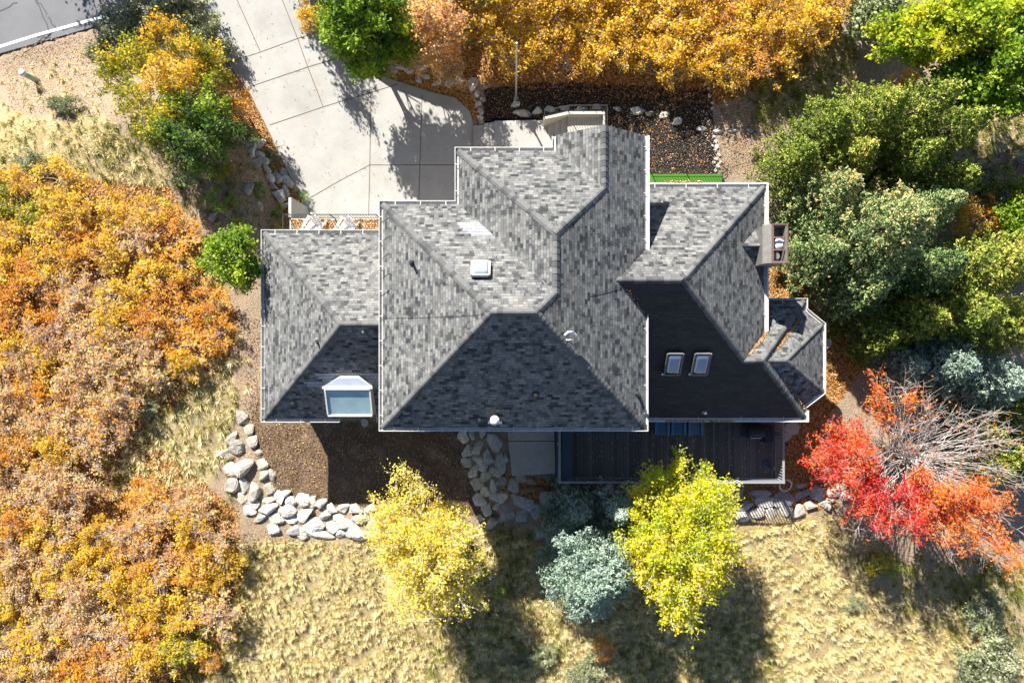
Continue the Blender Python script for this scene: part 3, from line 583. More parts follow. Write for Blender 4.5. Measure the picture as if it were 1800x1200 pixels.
# pale shingle patches
def patch(rows, pt, n, label):
    b = []
    nn = Vector(n).normalized()
    for (xa, xb_, ya, yb) in rows: b.append([ray(xa, yb, pt, n)+nn*.012, ray(xb_, yb, pt, n)+nn*.012, ray(xb_, ya, pt, n)+nn*.012, ray(xa, ya, pt, n)+nn*.012])
    o = roofmesh('shingle_patch', b, M['shingle_pale']); o['label'] = label
nWs = Vector((0, -pw, 1))
patch([(554, 666, 656, 661), (560, 666, 661, 666), (534, 666, 669.8, 674), (567, 666, 666, 669.8), (540, 666, 674, 679), (562, 580, 679, 683), (648, 666, 679, 683)], ra, nWs, 'pale blue grey replacement shingles around the dormer')
patch([(804, 845, 391, 396), (808, 856, 396, 401), (814, 862, 401, 406), (822, 866, 406, 411), (828, 866, 411, 415)], R1, nN, 'small pale shingle patch on the north slope')
# thin cables on the roof
def cable(pxs, pt, n, r=.006): nn = Vector(n).normalized(); b = MB(); b.tube([ray(x, y, pt, n)+nn*.02 for x, y in pxs], r, 5); b.build('roof_cable', M['black'], house)
cable([(670, 559), (740, 558), (800, 556), (858, 552)], R1, nWf)
for y0 in (382, 415, 445, 480, 510, 590, 632, 725): cable([(670, y0+12), (677, y0+5), (685, y0)], R1, nWf, .007)
for y0 in (450, 600, 655): cable([(1137, y0+14), (1130, y0+4), (1122, y0)], A2, nEf, .007)
for y0 in (430, 445, 480): cable([(462, y0+10), (470, y0+4), (477, y0)], ra, Vector((-pw, 0, 1)), .007)
cable([(1138, 725), (1131, 712), (1124, 700), (1120, 692)], A2, nEf, .012); cable([(1090, 505), (1060, 513), (1035, 518)], A2, nEf)
# ---------------------------------------------------------------- decks, stairs, walls
def railing(pts, hgt, name, label, mat, sp=.13, bal=.02, rail=.06, posts=None, base=0, cat='railing', ends=True):
    t = empty(name, pts[0], 0, label, cat); off = Vector(pts[0]); pts = [Vector(p)-off for p in pts]
    for a, c in zip(pts[:-1], pts[1:]):
        d = c-a; Ln = d.length; n = max(1, round(Ln/1.8)); 
        b = MB(); b.bar(a+Vector((0,0,hgt)), c+Vector((0,0,hgt)), rail, rail*.55); b.build('top_rail', mat, t)
        b = MB(); b.bar(a+Vector((0,0,.1)), c+Vector((0,0,.1)), rail*.6, rail*.4); b.build('bottom_rail', mat, t)
        for i in range(n):
            s0 = a+d*(i/n); s1 = a+d*((i+1)/n); L2 = (s1-s0).length; k = max(2, int(L2/sp)); b = MB()
            for j in range(1, k): p = s0+(s1-s0)*(j/k); b.bar(p+Vector((0,0,.1+rail*.21)), p+Vector((0,0,hgt-rail*.28)), bal, bal)
            b.build('baluster_panel', mat, t)
            b = MB(); w = rail*1.15; b.bar(s0+Vector((0,0,-.02)), s0+Vector((0,0,hgt+.04)), w, w); b.build('post', mat, t)
    b = MB(); b.bar(pts[-1]+Vector((0,0,-.02)), pts[-1]+Vector((0,0,hgt+.04)), rail*1.15); b.build('post', mat, t)
    return t
zd = 3.0; kd = (H-zd)/F; dkx0, dkx1, dky = P(980, 0, zd)[0], P(1363, 0, zd)[0], P(0, 841, zd)[1]
deck = empty('deck', (dkx0, dky, zd), 0, 'dark brown wooden deck below the black roof slope', 'deck')
b = MB(); b.box(0, 0, -.14, dkx1-dkx0, -1.9-dky, 0); b.build('deck_boards', M['deck'], deck)
b = MB(); b.box(-.04, -.05, -.5, dkx1-dkx0+.04, -.003, .01); b.box(-.05, 0, -.5, -.003, -1.9-dky, .01); b.box(dkx1-dkx0+.003, 0, -.5, dkx1-dkx0+.05, -1.9-dky, .01); b.build('skirt', M['bluegrey'], deck)
b = MB(); b.box(.18, .12, .004, .62, -2.6-dky, .42); bn = b.build('bench', M['bluegrey'], deck, bevel=.01); bn['label'] = 'blue grey built in bench along the west rail'
for i, x in enumerate([4.2]): b = MB(); b.box(x, .02, .002, x+.1, -2-dky, .006); b.build('divider_board', M['deck'], deck)
railing([(dkx0+.03, -3.0, zd), (dkx0+.03, dky+.04, zd), (dkx1-.03, dky+.04, zd), (dkx1-.03, -2.2, zd)], 1.0, 'deck_railing', 'grey wooden railing round three sides of the dark deck', M['rail'], .13, .035, .09)
# chairs
def chair(name, mat, label, loc, rz, group=None):
    t = empty(name, loc, rz, label, 'chair', group)
    b = MB()
    for i in range(6): b.bar((-.27, .30-i*.1, .38-i*.022), (.27, .30-i*.1, .38-i*.022), .085, .02, (0, 0, 1))
    b.build('seat', mat, t, bevel=.004); b = MB()
    for i in range(5):
        x = -.2+i*.1; h = .95-abs(i-2)*.05; b.bar((x, -.24, .26), (x*1.15, -.24-.30, h), .085, .02, (0, 1, 0))
    b.bar((-.25, -.40, .62), (.25, -.40, .62), .06, .03); b.build('backrest', mat, t)
    for s in (-1, 1):
        b = MB(); b.box(s*.34-.065, -.42, .56, s*.34+.065, .36, .585); b.build('armrest', mat, t, bevel=.01)
        b = MB(); b.bar((s*.31, .28, 0), (s*.31, .28, .56), .03, .09); b.build('leg', mat, t)
        b = MB(); b.bar((s*.28, .32, .36), (s*.28, -.62, .04), .03, .1); b.build('leg', mat, t)
    return t
x, y, z = P(1163, 747, zd+.4)
ch0 = chair('deck_chair', M['blue'], 'leftmost of the three blue deck chairs under the black eave', (x, y-.12, zd), math.pi, 'blue deck chairs'); ch0.scale = (.82, .9, .95)
for px_, lb in ((1192, 'middle one of the three blue deck chairs under the black eave'), (1222, 'rightmost of the three blue deck chairs under the black eave')):
    c = copy_tree(ch0); c.location = (P(px_, 747, zd+.4)[0], y-.12, zd); c['label'] = lb
# the chairs face south: seats poke out from under the eave
zt_ = 2.55
x, y, z = P(548, 400, zt_+.5); w1 = chair('patio_chair', M['whitechair'], 'left white chair on the leaf covered terrace', (x, y, zt_), math.radians(150), 'white terrace chairs')
w2 = copy_tree(w1); w2.location = (P(606, 402, zt_+.5)[0], y-.05, zt_); w2['label'] = 'right white chair on the leaf covered terrace'
# grill
x, y, z = P(1325, 757, zd+.6)
gr = empty('grill', (x, y, zd), 0, 'covered black gas grill on the deck near the east rail', 'grill')
b = MB(); b.box(-.35, -.28, .1, .35, .28, .8); b.build('cart', M['cover'], gr, bevel=.02)
b = MB(); b.tube([(-.35, 0, .86), (.35, 0, .86)], .24, 14); b.build('hood', M['cover'], gr, True)
b = MB(); b.tube([(-.22, -.28, .9), (.22, -.28, .9)], .018, 8); b.bar((-.22, -.28, .9), (-.22, -.2, .9), .02); b.bar((.22, -.28, .9), (.22, -.2, .9), .02); b.build('handle', M['steel'], gr)
b = MB(); b.box(-.66, -.22, .76, -.36, .22, .8); b.build('side_shelf', M['cover'], gr)
b = MB(); b.box(.36, -.5, .3, .78, .2, .82); b.build('cover_flap', M['cover'], gr, bevel=.03)
for sx in (-.3, .3): b = MB(); b.tube([(sx-.03, .2, .08), (sx+.03, .2, .08)], .08, 12); b.build('wheel', M['black'], gr)
x, y, z = P(1347, 817, zd)
ub = empty('umbrella_base', (x, y, zd), 0, 'round dark blue umbrella base with a bare pole in the deck corner', 'umbrella base')
b = MB(); b.lathe((0, 0, .003), [(.22, 0), (.22, .04), (.12, .08), (.05, .1)], 24); b.build('base_disc', M['bluegrey'], ub); b = MB(); b.tube([(0, 0, .08), (.02, 0, .95)], .02, 10); b.build('pole', M['black'], ub)
x, y, z = P(1382, 853, 2.9); b = MB(); n = 28; ring = [(x+.27*math.cos(2*math.pi*i/n), y+.27*math.sin(2*math.pi*i/n), 2.82+.1*math.sin(2*math.pi*i/n)) for i in range(n+1)]
b.tube(ring, .035, 8, False); b.tube([(ring[12][0], ring[12][1], ring[12][2]), (x-.42, y+.25, 3.05)], .03, 6); o = b.build('hose_hoop', M['galv'], None, True); props(o, 'pale hoop hanging off the south east corner of the deck', 'hoop')
# concrete pad
pad = MB(); q = [P(a, c, 2.62)[:2] for a, c in ((890, 740), (974, 740), (976, 832), (900, 836))]; pad.prism(q, 2.2, 2.62); o = pad.build('patio_slab', M['concrete']); props(o, kind='structure')
b = MB(); strip(b, [(890, 775), (976, 775)], .04, 2.628); b.build('slab_joint', M['joint'], o)
# terrace on the west side, retaining wall, railing
zt2 = 2.5; q = [P(a, c, zt2)[:2] for a, c in ((509, 384), (690, 384), (690, 430), (509, 430))]
b = MB(); b.prism(q, -.1, zt2); o = b.build('terrace', M['wallconc']); props(o, 'narrow leaf covered terrace above the driveway', 'terrace')
def leafobj(name, polys, dens, size, mat, label, z=None, cat='leaves', jitter=.03, tone=None, seed=1, Wd=.75, up=1.5, space='px'):
    R = np.random.RandomState(seed); pts = []
    for p in polys:
        p = np.array(p, float); lo = p.min(0); hi = p.max(0); area = (hi-lo).prod()*((H-2.4)/F)**2; n = int(area*dens); c = R.uniform(size=(n, 2))*(hi-lo)+lo; c = c[inside(c[:, 0], c[:, 1], p)]; pts.append(c)
    c = np.vstack(pts)
    if z is None:
        zz = np.full(len(c), 2.2)
        for _ in range(5): X = (c[:, 0]-900)/F*(H-zz); Y = (600-c[:, 1])/F*(H-zz); zz = .5*zz+.5*terr(X, Y)
        keep = zz > .05; 
    else: zz = np.full(len(c), float(z)); keep = zz > -9
    X = (c[:, 0]-900)/F*(H-zz); Y = (600-c[:, 1])/F*(H-zz); Q = np.stack([X, Y, zz+.012+R.uniform(size=len(c))*jitter], 1)[keep]
    s = size*(.7+.6*R.uniform(size=len(Q))); me = leaves(name, Q, s, s*Wd, R.uniform(size=len(Q)), up*2, R=R); o = link(name, me, L[mat]); props(o, label, cat, kind='stuff'); return o
leafobj('fallen_leaves', [[(512,385),(668,385),(668,404),(512,404)]], 420, .08, 'litter', 'carpet of orange leaves on the narrow terrace', zt2+.003, seed=2)
railing([P(668, 384, zt2), P(510, 384, zt2), P(510, 408, zt2)], 1.0, 'terrace_railing', 'black iron railing along the leaf covered terrace', M['black'], .12, .016, .035)
b = MB(); ztop = 2.35; a = P(512, 347, ztop); c = P(512, 382, ztop); a2 = P(507, 347, ztop)
b.add([(a2[0], a[1], -.1), (a[0]+.08, a[1], -.1), (a[0]+.25, c[1], -.1), (a2[0], c[1], -.1), (a2[0], a[1], ztop), (a[0], a[1], ztop), (a[0]+.0, c[1], ztop), (a2[0], c[1], ztop)], [(0,3,2,1),(4,5,6,7),(0,1,5,4),(1,2,6,5),(2,3,7,6),(3,0,4,7)])
o = b.build('retaining_wall', M['wallconc']); props(o, 'short white retaining wall at the driveway corner by the terrace', 'wall')
# entry walk and stairs
walk = empty('entry_walk', (0, 0, 0), 0, 'pale stepped walkway from the driveway to the front stairs', 'walkway')
for i, (xa, xb2, z) in enumerate(((832, 851, .12), (851, 869, .24), (869, 942, .36), (942, 975, .48))):
    b = MB(); q = [P(a, c, z)[:2] for a, c in ((xa, 221-min(9, i*4)), (xb2, 219-min(9, i*4)), (xb2, 285), (xa, 285))]; b.prism(q, -.1, z); b.build('step', M['concrete'], walk)
st = empty('front_stairs', (0, 0, 0), 0, 'pale front stairs and porch landing with a white side wall', 'stairs')
for i, (xa, xb2) in enumerate(((963, 975), (975, 986.5), (986.5, 997.5))):
    z = .66+.17*i; b = MB(); q = [P(a, c, z)[:2] for a, c in ((xa, 208-i*2.5), (xb2, 206-i*2.5), (xb2, 285), (xa, 285))]; b.prism(q, -.1, z); b.build('step', M['wallconc'], st)
zp = 1.2; b = MB(); q = [P(a, c, zp)[:2] for a, c in ((997.5, 202), (1061, 202), (1061, 250), (1061, 285), (997.5, 285))]; b.prism(q, -.1, zp); b.build('landing', M['plank'], st)
b = MB(); b.box(P(998, 0, zp)[0], P(0, 206.5, zp)[1], zp+.003, P(1056, 0, zp)[0], P(0, 203, zp)[1], zp+.12); b.build('curb', M['wallconc'], st)
zw = 1.5; b = MB(); t1 = [P(a, c, zw)[:2] for a, c in ((955, 206), (998, 196), (1064, 196), (1064, 201), (999, 201), (957, 211))]; b.prism(t1, -.1, zw); b.build('side_wall', M['wallconc'], st)
b = MB(); t1 = [P(a, c, zw)[:2] for a, c in ((1060.5, 201.3), (1064, 201.3), (1064, 240), (1060.5, 240))]; b.prism(t1, -.1, zw); b.build('side_wall', M['wallconc'], st)
railing([P(956, 205, zw), P(999, 196, zw), P(1063, 196, zw), P(1063, 232, zw)], .85, 'stair_railing', 'thin black railing round the front porch landing', M['black'], .12, .014, .03)
# turf strip and fence
b = MB(); q = [P(a, c, 2.55)[:2] for a, c in ((1120, 306), (1270, 306), (1270, 330), (1120, 330))]; b.prism(q, .3, 2.55); o = b.build('turf_strip', M['turf']); props(o, 'narrow bright green artificial turf strip beside the north wall', 'turf')
railing([P(1145, 305.5, 2.54), P(1269, 305.5, 2.54), P(1269, 318, 2.54)], .8, 'turf_fence', 'low black metal fence along the green turf strip', M['black'], .12, .014, .03, cat='fence')
# light pole and pedestal
x, y, z = G(907, 172)
pl = empty('light_pole', (x, y, z), 0, 'tall thin pale pole standing in the dark mulch bed', 'pole')
b = MB(); b.tube([(0, 0, -.1), (0, 0, 3), (-.01, 0, 6.3-z)], [.05, .042, .03], 10); b.build('pole', M['galv'], pl, True); b = MB(); b.lathe((0, 0, 0), [(.13, -.1), (.13, .04), (.05, .06)], 14); b.build('base_plate', M['galv'], pl)
b = MB(); b.lathe((-.01, 0, 6.3-z), [(.03, 0), (.05, .02), (.04, .07)], 12); b.build('pole_cap', M['white'], pl)
x, y, z = G(65, 142); ped = empty('utility_pedestal', (x, y, z), 0, 'pale green utility marker post on the bare dirt by the road', 'utility post')
b = MB(); b.tube([(0, 0, -.1), (0, 0, .95)], [.13, .13], 12); b.build('post', M['pedestal'], ped, True); b = MB(); b.lathe((0, 0, .95), [(.16, 0), (.16, .1), (.1, .15)], 14); b.build('cap', M['white'], ped, True)
# flagstone path at the right edge
b = MB(); pth = [G(a, c) for a, c in ((1725, 345), (1745, 315), (1775, 292), (1820, 275), (1880, 262))]
zz = max(p[2] for p in pth)+.05; b.sweep([(p[0], p[1], zz) for p in pth], [(-.7, 0), (.7, 0), (.7, -.3), (-.7, -.3)]); o = b.build('path', M['path']); props(o, kind='structure')
sheet('side_road', [(1762, -30), (1830, -30), (1830, 26), (1768, 24)], 2.56, M['concrete'], .4)
for i, (a, c, r, rot) in enumerate(((1391, 752, .36, .3), (1382, 767, .24, 1.1), (1451, 603, .3, 2.0), (1396, 741, .16, 0.4), (1448, 570, .3, .8), (641, 743, .2, .5))):
    x, y, z = G(a, c); b = MB(); R2 = random.Random(i); n = 6; b.prism([(r*R2.uniform(.75, 1.15)*math.cos(rot+2*math.pi*k/n), r*R2.uniform(.75, 1.15)*math.sin(rot+2*math.pi*k/n)) for k in range(n)], 0, .07)
    o = b.build('stepping_stone', M['wallconc'], bevel=.01); o.location = (x, y, z+.01)
    props(o, ['large pale stepping stone beside the deck east rail', 'smaller stepping stone touching the deck east rail', 'stepping stone beside the bay window roof', 'stepping stone nearest the white south gutter corner', 'stepping stone at the top of the bay roof', 'pale square stone in the dirt below the dormer'][i], 'stepping stone')
# ---------------------------------------------------------------- boulders
def rockproto(seed):
    r = random.Random(seed); bm = bmesh.new()
    for i in range(13):
        v = Vector((r.gauss(0, 1), r.gauss(0, 1), r.gauss(0, 1))).normalized(); v.z *= .8; bm.verts.new(v*r.uniform(.9, 1.08))
    res = bmesh.ops.convex_hull(bm, input=bm.verts); bmesh.ops.delete(bm, geom=[g for g in res['geom_interior'] if isinstance(g, bmesh.types.BMVert)], context='VERTS')
    bmesh.ops.bevel(bm, geom=bm.edges[:], offset=.13, segments=2, affect='EDGES', clamp_overlap=True)
    bmesh.ops.triangulate(bm, faces=bm.faces); bmesh.ops.subdivide_edges(bm, edges=bm.edges[:], cuts=1, use_grid_fill=True)
    for v in bm.verts:
        c = v.co; v.co += c.normalized()*(.035*math.sin(c.x*5+seed)*math.sin(c.y*6)+.03*math.sin(c.z*7+c.x*4)+r.uniform(-.012, .012))
    xs_ = [v.co.x for v in bm.verts]; ys_ = [v.co.y for v in bm.verts]; sx = 2/(max(xs_)-min(xs_)); sy_ = 2/(max(ys_)-min(ys_)); mx = (max(xs_)+min(xs_))/2; my_ = (max(ys_)+min(ys_))/2
    for v in bm.verts: v.co = Vector(((v.co.x-mx)*sx, (v.co.y-my_)*sy_, v.co.z))
    me = bpy.data.meshes.new('boulder'); bm.to_mesh(me); bm.free(); me.materials.append(M['rock']); me.polygons.foreach_set('use_smooth', [False]*len(me.polygons)); return me
ROCKS = [rockproto(i+20) for i in range(12)]
CW, CG, CT, CB = (.58, .55, .49), (.38, .39, .39), (.44, .37, .27), (.2, .13, .085)
RB = [  # row name, colour, list of (px, py, rx, ry)
 ('west arm of curved rock wall', (.50,.46,.39), [(426,733,9,12),(437,756,9,9),(406,770,8,12),(417,785,12,13),(443,777,10,10),(393,795,13,7),(453,796,7,5),(400,803,9,6),(425,825,17,19),(407,828,13,14),(461,816,10,9),(463,837,8,10),(477,835,6,10),(409,852,13,13),(427,853,9,13),(446,862,12,17),(473,860,10,11),(422,875,11,9),(435,878,6,9)]),
 ('upper row of curved rock wall', CW, [(445,886,9,8),(471,881,11,7),(490,874,9,11),(500,869,9,8),(511,882,10,9),(532,879,11,11),(547,883,8,10),(563,886,10,10),(585,894,10,10),(603,892,9,9),(628,895,13,9),(652,893,10,10)]),
 ('middle row of curved rock wall', CW, [(438,897,10,9),(470,896,16,11),(503,898,16,11),(536,906,15,11),(571,905,12,8),(594,912,9,9),(610,921,13,10),(632,912,16,9),(660,923,16,9),(457,910,12,7),(485,913,13,9),(511,913,11,7),(685,915,10,8)]),
 ('bottom row of curved rock wall', (.62,.59,.53), [(480,930,11,10),(518,931,13,10),(533,937,10,11),(550,923,18,12),(583,927,12,9),(563,940,23,7),(599,938,10,7),(628,937,14,15),(612,939,6,6),(645,941,8,7),(668,942,12,7),(690,935,9,8)]),
 ('left column of rock pile by dirt yard', (.60,.56,.46), [(814,768,9,11),(821,792,10,11),(821,813,10,9),(832,828,9,10),(839,851,11,12),(843,879,11,12),(855,896,9,11),(844,911,6,6),(864,919,12,10)]),
 ('middle column of rock pile by dirt yard', (.56,.53,.45), [(830,765,6,8),(848,764,5,6),(840,786,8,13),(840,807,10,6),(847,821,9,8),(852,840,10,11),(854,864,9,9),(867,855,6,12),(868,875,8,9),(884,875,9,9),(873,892,9,7),(869,831,10,10)]),
 ('right column of rock pile by concrete pad', CG, [(869,778,13,16),(860,804,10,14),(879,815,9,19),(887,807,8,12),(885,845,8,8),(874,851,4,5),(906,875,8,5),(890,897,13,10),(920,886,17,12),(961,877,18,14),(890,910,15,9),(918,905,11,11),(943,900,11,12),(949,944,8,8),(965,949,8,8),(998,863,7,5),(971,896,9,8)]),
 ('stone trio below concrete pad', (.42,.40,.34), [(903,854,10,12),(916,842,10,7),(934,848,8,6)]),
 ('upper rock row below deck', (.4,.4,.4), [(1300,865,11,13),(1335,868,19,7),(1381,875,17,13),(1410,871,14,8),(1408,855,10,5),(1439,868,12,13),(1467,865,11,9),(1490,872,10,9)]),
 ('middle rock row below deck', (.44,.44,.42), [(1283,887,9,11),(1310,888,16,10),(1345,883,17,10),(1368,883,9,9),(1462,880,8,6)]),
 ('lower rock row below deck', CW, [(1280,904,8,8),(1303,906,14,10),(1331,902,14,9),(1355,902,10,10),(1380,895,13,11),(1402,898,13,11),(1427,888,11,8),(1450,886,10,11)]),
 ('rock bank left of the driveway', (.56,.55,.52), [(430,253,9,5),(454,254,11,10),(443,257,6,8),(440,268,6,11),(454,272,9,7),(462,282,9,8),(447,287,12,7),(466,298,9,7),(473,313,8,8),(486,313,9,11),(497,304,8,9),(505,319,10,11),(480,328,9,7),(488,345,11,13),(499,337,8,11),(517,330,7,6),(497,362,10,5)]),
 ('weeds left of the driveway', (.42,.40,.37), [(433,335,15,10),(452,363,11,9),(353,375,9,7),(373,383,9,7),(383,391,5,4)]),
 ('rock edge right of the driveway', (.5,.49,.46), [(692,120,6,8),(702,115,9,5),(722,122,11,7),(740,117,9,5),(735,137,6,7),(745,133,10,6),(768,143,10,6),(792,143,11,6),(808,143,8,8),(830,147,9,11),(838,164,5,7),(849,172,5,6),(840,182,5,5),(845,194,5,7),(844,206,5,5),(847,213,4,4)]),
 ('stone line through dark mulch bed', (.55,.54,.51), [(906,183,7,6),(918,198,15,6),(944,194,8,6),(968,191,10,5),(993,189,9,5),(1022,191,10,4),(1053,187,11,5),(1088,191,9,4),(1122,194,12,7),(1144,199,9,4),(1170,201,10,5),(1193,212,9,6),(1235,225,10,4),(1263,230,8,4),(1288,230,7,4),(1320,229,6,3)]),
 ('stone string east of mulch bed', (.6,.59,.56), [(1241,147,3,3),(1247,154,3,3),(1249,167,3,4),(1252,180,3,3),(1253,190,3,3),(1256,240,3,3),(1259,248,3,4),(1254,255,3,2),(1261,257,4,4),(1257,264,3,3),(1265,272,3,3),(1260,279,4,3),(1256,285,3,3),(1263,292,3,4),(1268,285,3,3),(1259,299,3,3)]),
 ('gap between bay roof and spruces', (.36,.34,.30), [(1441,537,8,10),(1418,548,4,4)]),
]
rr_ = random.Random(9)
for row, colr, lst in RB:
    vert = (max(q[1] for q in lst)-min(q[1] for q in lst)) > (max(q[0] for q in lst)-min(q[0] for q in lst))
    lst = sorted(lst, key=(lambda q: q[1]) if vert else (lambda q: q[0])); n = len(lst)
    for i, (a, c, rx, ry) in enumerate(lst):
        me = ROCKS[rr_.randrange(12)]; x, y, z = G(a, c, .12); k = (H-z)/F; o = bpy.data.objects.new('boulder', me); COL.objects.link(o)
        sx, sy_ = rx*k*1.14, ry*k*1.14; hz = min(.55, max(.1, .75*min(sx, sy_)))
        o.location = (x, y, z+hz*.12); o.scale = (sx, sy_, hz*1.25); o.rotation_euler = (rr_.uniform(-.15, .15), rr_.uniform(-.15, .15), rr_.choice((0, math.pi))+rr_.uniform(-.25, .25))
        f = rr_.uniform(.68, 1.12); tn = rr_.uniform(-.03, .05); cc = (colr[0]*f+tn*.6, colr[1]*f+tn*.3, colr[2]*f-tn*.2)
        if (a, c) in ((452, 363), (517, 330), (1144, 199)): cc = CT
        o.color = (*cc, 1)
        tone = 'tan' if cc[0] > cc[2]*1.35 else ('pale' if sum(cc)/3 > .42 else 'grey'); size = 'large' if rx*ry > 150 else ('small' if rx*ry < 45 else 'medium')
        e1, e2 = (('top', 'bottom') if vert else ('left', 'right'))
        w = (f'{ordw(i+1)} from {e1}' if i < (n+1)//2 else (f'{ordw(n-i)} from {e2}' if i < n-1 else f'last at {e2}'))
        props(o, f'{size} {tone} boulder, {w} in {row}', 'boulder', 'boulders of the '+row)
x, y, z = G(961, 911); o = bpy.data.objects.new('boulder', ROCKS[3]); COL.objects.link(o); o.location = (x, y, z+.15); o.scale = (.5, .4, .4); o.color = (*CB, 1); props(o, 'dark brown rounded boulder beside the blue spruce', 'boulder')
for i, (a, c, r, lb) in enumerate(((957, 931, .16, 'orange tan stone lower of two on the brown boulder'), (963, 920, .11, 'orange tan stone upper of two on the brown boulder'))):
    x, y, z = G(a, c); o = bpy.data.objects.new('stone', ROCKS[i+5]); COL.objects.link(o); o.location = (x, y, z+.4); o.scale = (r, r, .13); o.color = (.42, .27, .17, 1); props(o, lb, 'stone')
a = G(913, 862); c = G(966, 857); lg = MB(); lg.tube([(a[0], a[1], a[2]+.15), ((a[0]+c[0])/2, (a[1]+c[1])/2+.06, a[2]+.17), (c[0], c[1], c[2]+.15)], [.13, .15, .11], 12); o = lg.build('log', M['wood'], None, True); props(o, 'rotting brown log lying below the concrete pad', 'log')
# ---------------------------------------------------------------- vegetation generators
def crown_clusters(R, n, rx, ry, rz, zc, lob=.28, top=.35):
    d = nrm(R.normal(size=(n*3, 3))); d = d[d[:, 2] > -top][:n]; ph = R.uniform(0, 6.28, 4); az = np.arctan2(d[:, 1], d[:, 0])
    f = 1+lob*(.5*np.sin(2*az+ph[0])+.4*np.sin(3*az+ph[1])+.4*np.sin(5*az+ph[2])+.25*np.sin(8*az+ph[3]))
    r = R.uniform(size=len(d))**.42; return d*np.stack([rx*f*r, ry*f*r, rz*r], 1)+np.array([0, 0, zc])
def grow(C, base_z, R, leafy, tw=9, lv=7, tl=.4, ls=.1, spread=.1, tones=None, stems=1, rt=.09, lean=(0, 0), twr=.008, limb=.02, tonevar=.3):
    """limbs from the stem(s) to every cluster, twigs round it, leaves on the twigs"""
    n = len(C); zc = C[:, 2].mean(); A = []; B = []; ra = []; rb = []
    st = [np.array([lean[0]*j+R.normal()*.12*(stems > 1), lean[1]*j+R.normal()*.12*(stems > 1), 0]) for j in range(stems)]
    top = max(C[:, 2]); 
    for s in st:
        k = 5; p = np.array([s[0], s[1], base_z]); 
        for j in range(1, k+1):
            q = np.array([s[0]*(1+j*.3), s[1]*(1+j*.3), top*.92*j/k])+R.normal(size=3)*np.array([.05, .05, 0]); A.append(p); B.append(q); ra.append(rt*(1-(j-1)/k*.85)); rb.append(rt*(1-j/k*.85)); p = q
    pid = R.randint(0, stems, n); hz = np.clip(C[:, 2]-np.hypot(C[:, 0], C[:, 1])*R.uniform(.5, 1.1, n), zc*.12, top*.85)
    S = np.stack([np.array([st[i][0] for i in pid]), np.array([st[i][1] for i in pid]), hz], 1); d = C-S; Ln = np.linalg.norm(d, axis=1)
    m1 = S+d*.35+R.normal(size=(n, 3))*Ln[:, None]*.05+np.array([0, 0, 1])*Ln[:, None]*.04; m2 = S+d*.7+R.normal(size=(n, 3))*Ln[:, None]*.05+np.array([0, 0, 1])*Ln[:, None]*.04
    lr = limb*(.6+.5*Ln/max(.3, Ln.max()))
    for a, b, r1, r2 in ((S, m1, 1.5, 1.1), (m1, m2, 1.1, .7), (m2, C, .7, .35)): A += list(a); B += list(b); ra += list(lr*r1); rb += list(lr*r2)
    ti = np.repeat(np.arange(n), tw); f = R.uniform(.0, 1, len(ti))[:, None]; T0 = m2[ti]*(1-f)+C[ti]*f
    dirn = nrm(R.normal(size=(len(ti), 3))+nrm(d)[ti]*1.0+np.array([0, 0, .25])); tln = tl*R.uniform(.5, 1.25, len(ti))[:, None]
    T1 = T0+dirn*tln; A += list(T0); B += list(T1); ra += [twr]*len(ti); rb += [twr*.5]*len(ti)
    wood = prisms('trunk', np.array(A), np.array(B), np.array(ra), np.array(rb), 4)
    lf = np.broadcast_to(leafy, n)[ti]; ki = np.repeat(np.arange(len(ti)), lv); ki = ki[R.uniform(size=len(ki)) < lf[ki]]
    u = R.uniform(.15, 1.08, len(ki))[:, None]; Q = T0[ki]*(1-u)+T1[ki]*u+R.normal(size=(len(ki), 3))*spread
    ct = R.uniform(size=n) if tones is None else tones
    tn = np.clip(ct[ti][ki]+R.normal(size=len(ki))*.06, 0, 1); s = ls*np.clip(np.exp(R.normal(size=len(ki))*.35), .45, 2.)
    return wood, leaves('crown', Q, s, s*.7, tn, 1.0, R=R)
def tree(name, px, py, rx, ry, hgt, mat, label, cat='tree', n=90, seed=0, bark='bark_grey', depth=.55, group=None, leafy=1., z=None, lob=.28, **kw):
    R = np.random.RandomState(seed+100); gx, gy, gz = G(px, py, hgt*.72); zc = gz+hgt*.72; k = (H-zc)/F; rz = hgt*depth*.5
    C = crown_clusters(R, n, rx*k*.88, ry*k*.88, rz, hgt-rz, lob)
    w, l = grow(C, -.15, R, leafy, **kw); t = empty(name, (gx, gy, gz), 0, label, cat, group); link('trunk', w, M[bark], t); link('crown', l, L[mat], t); return t
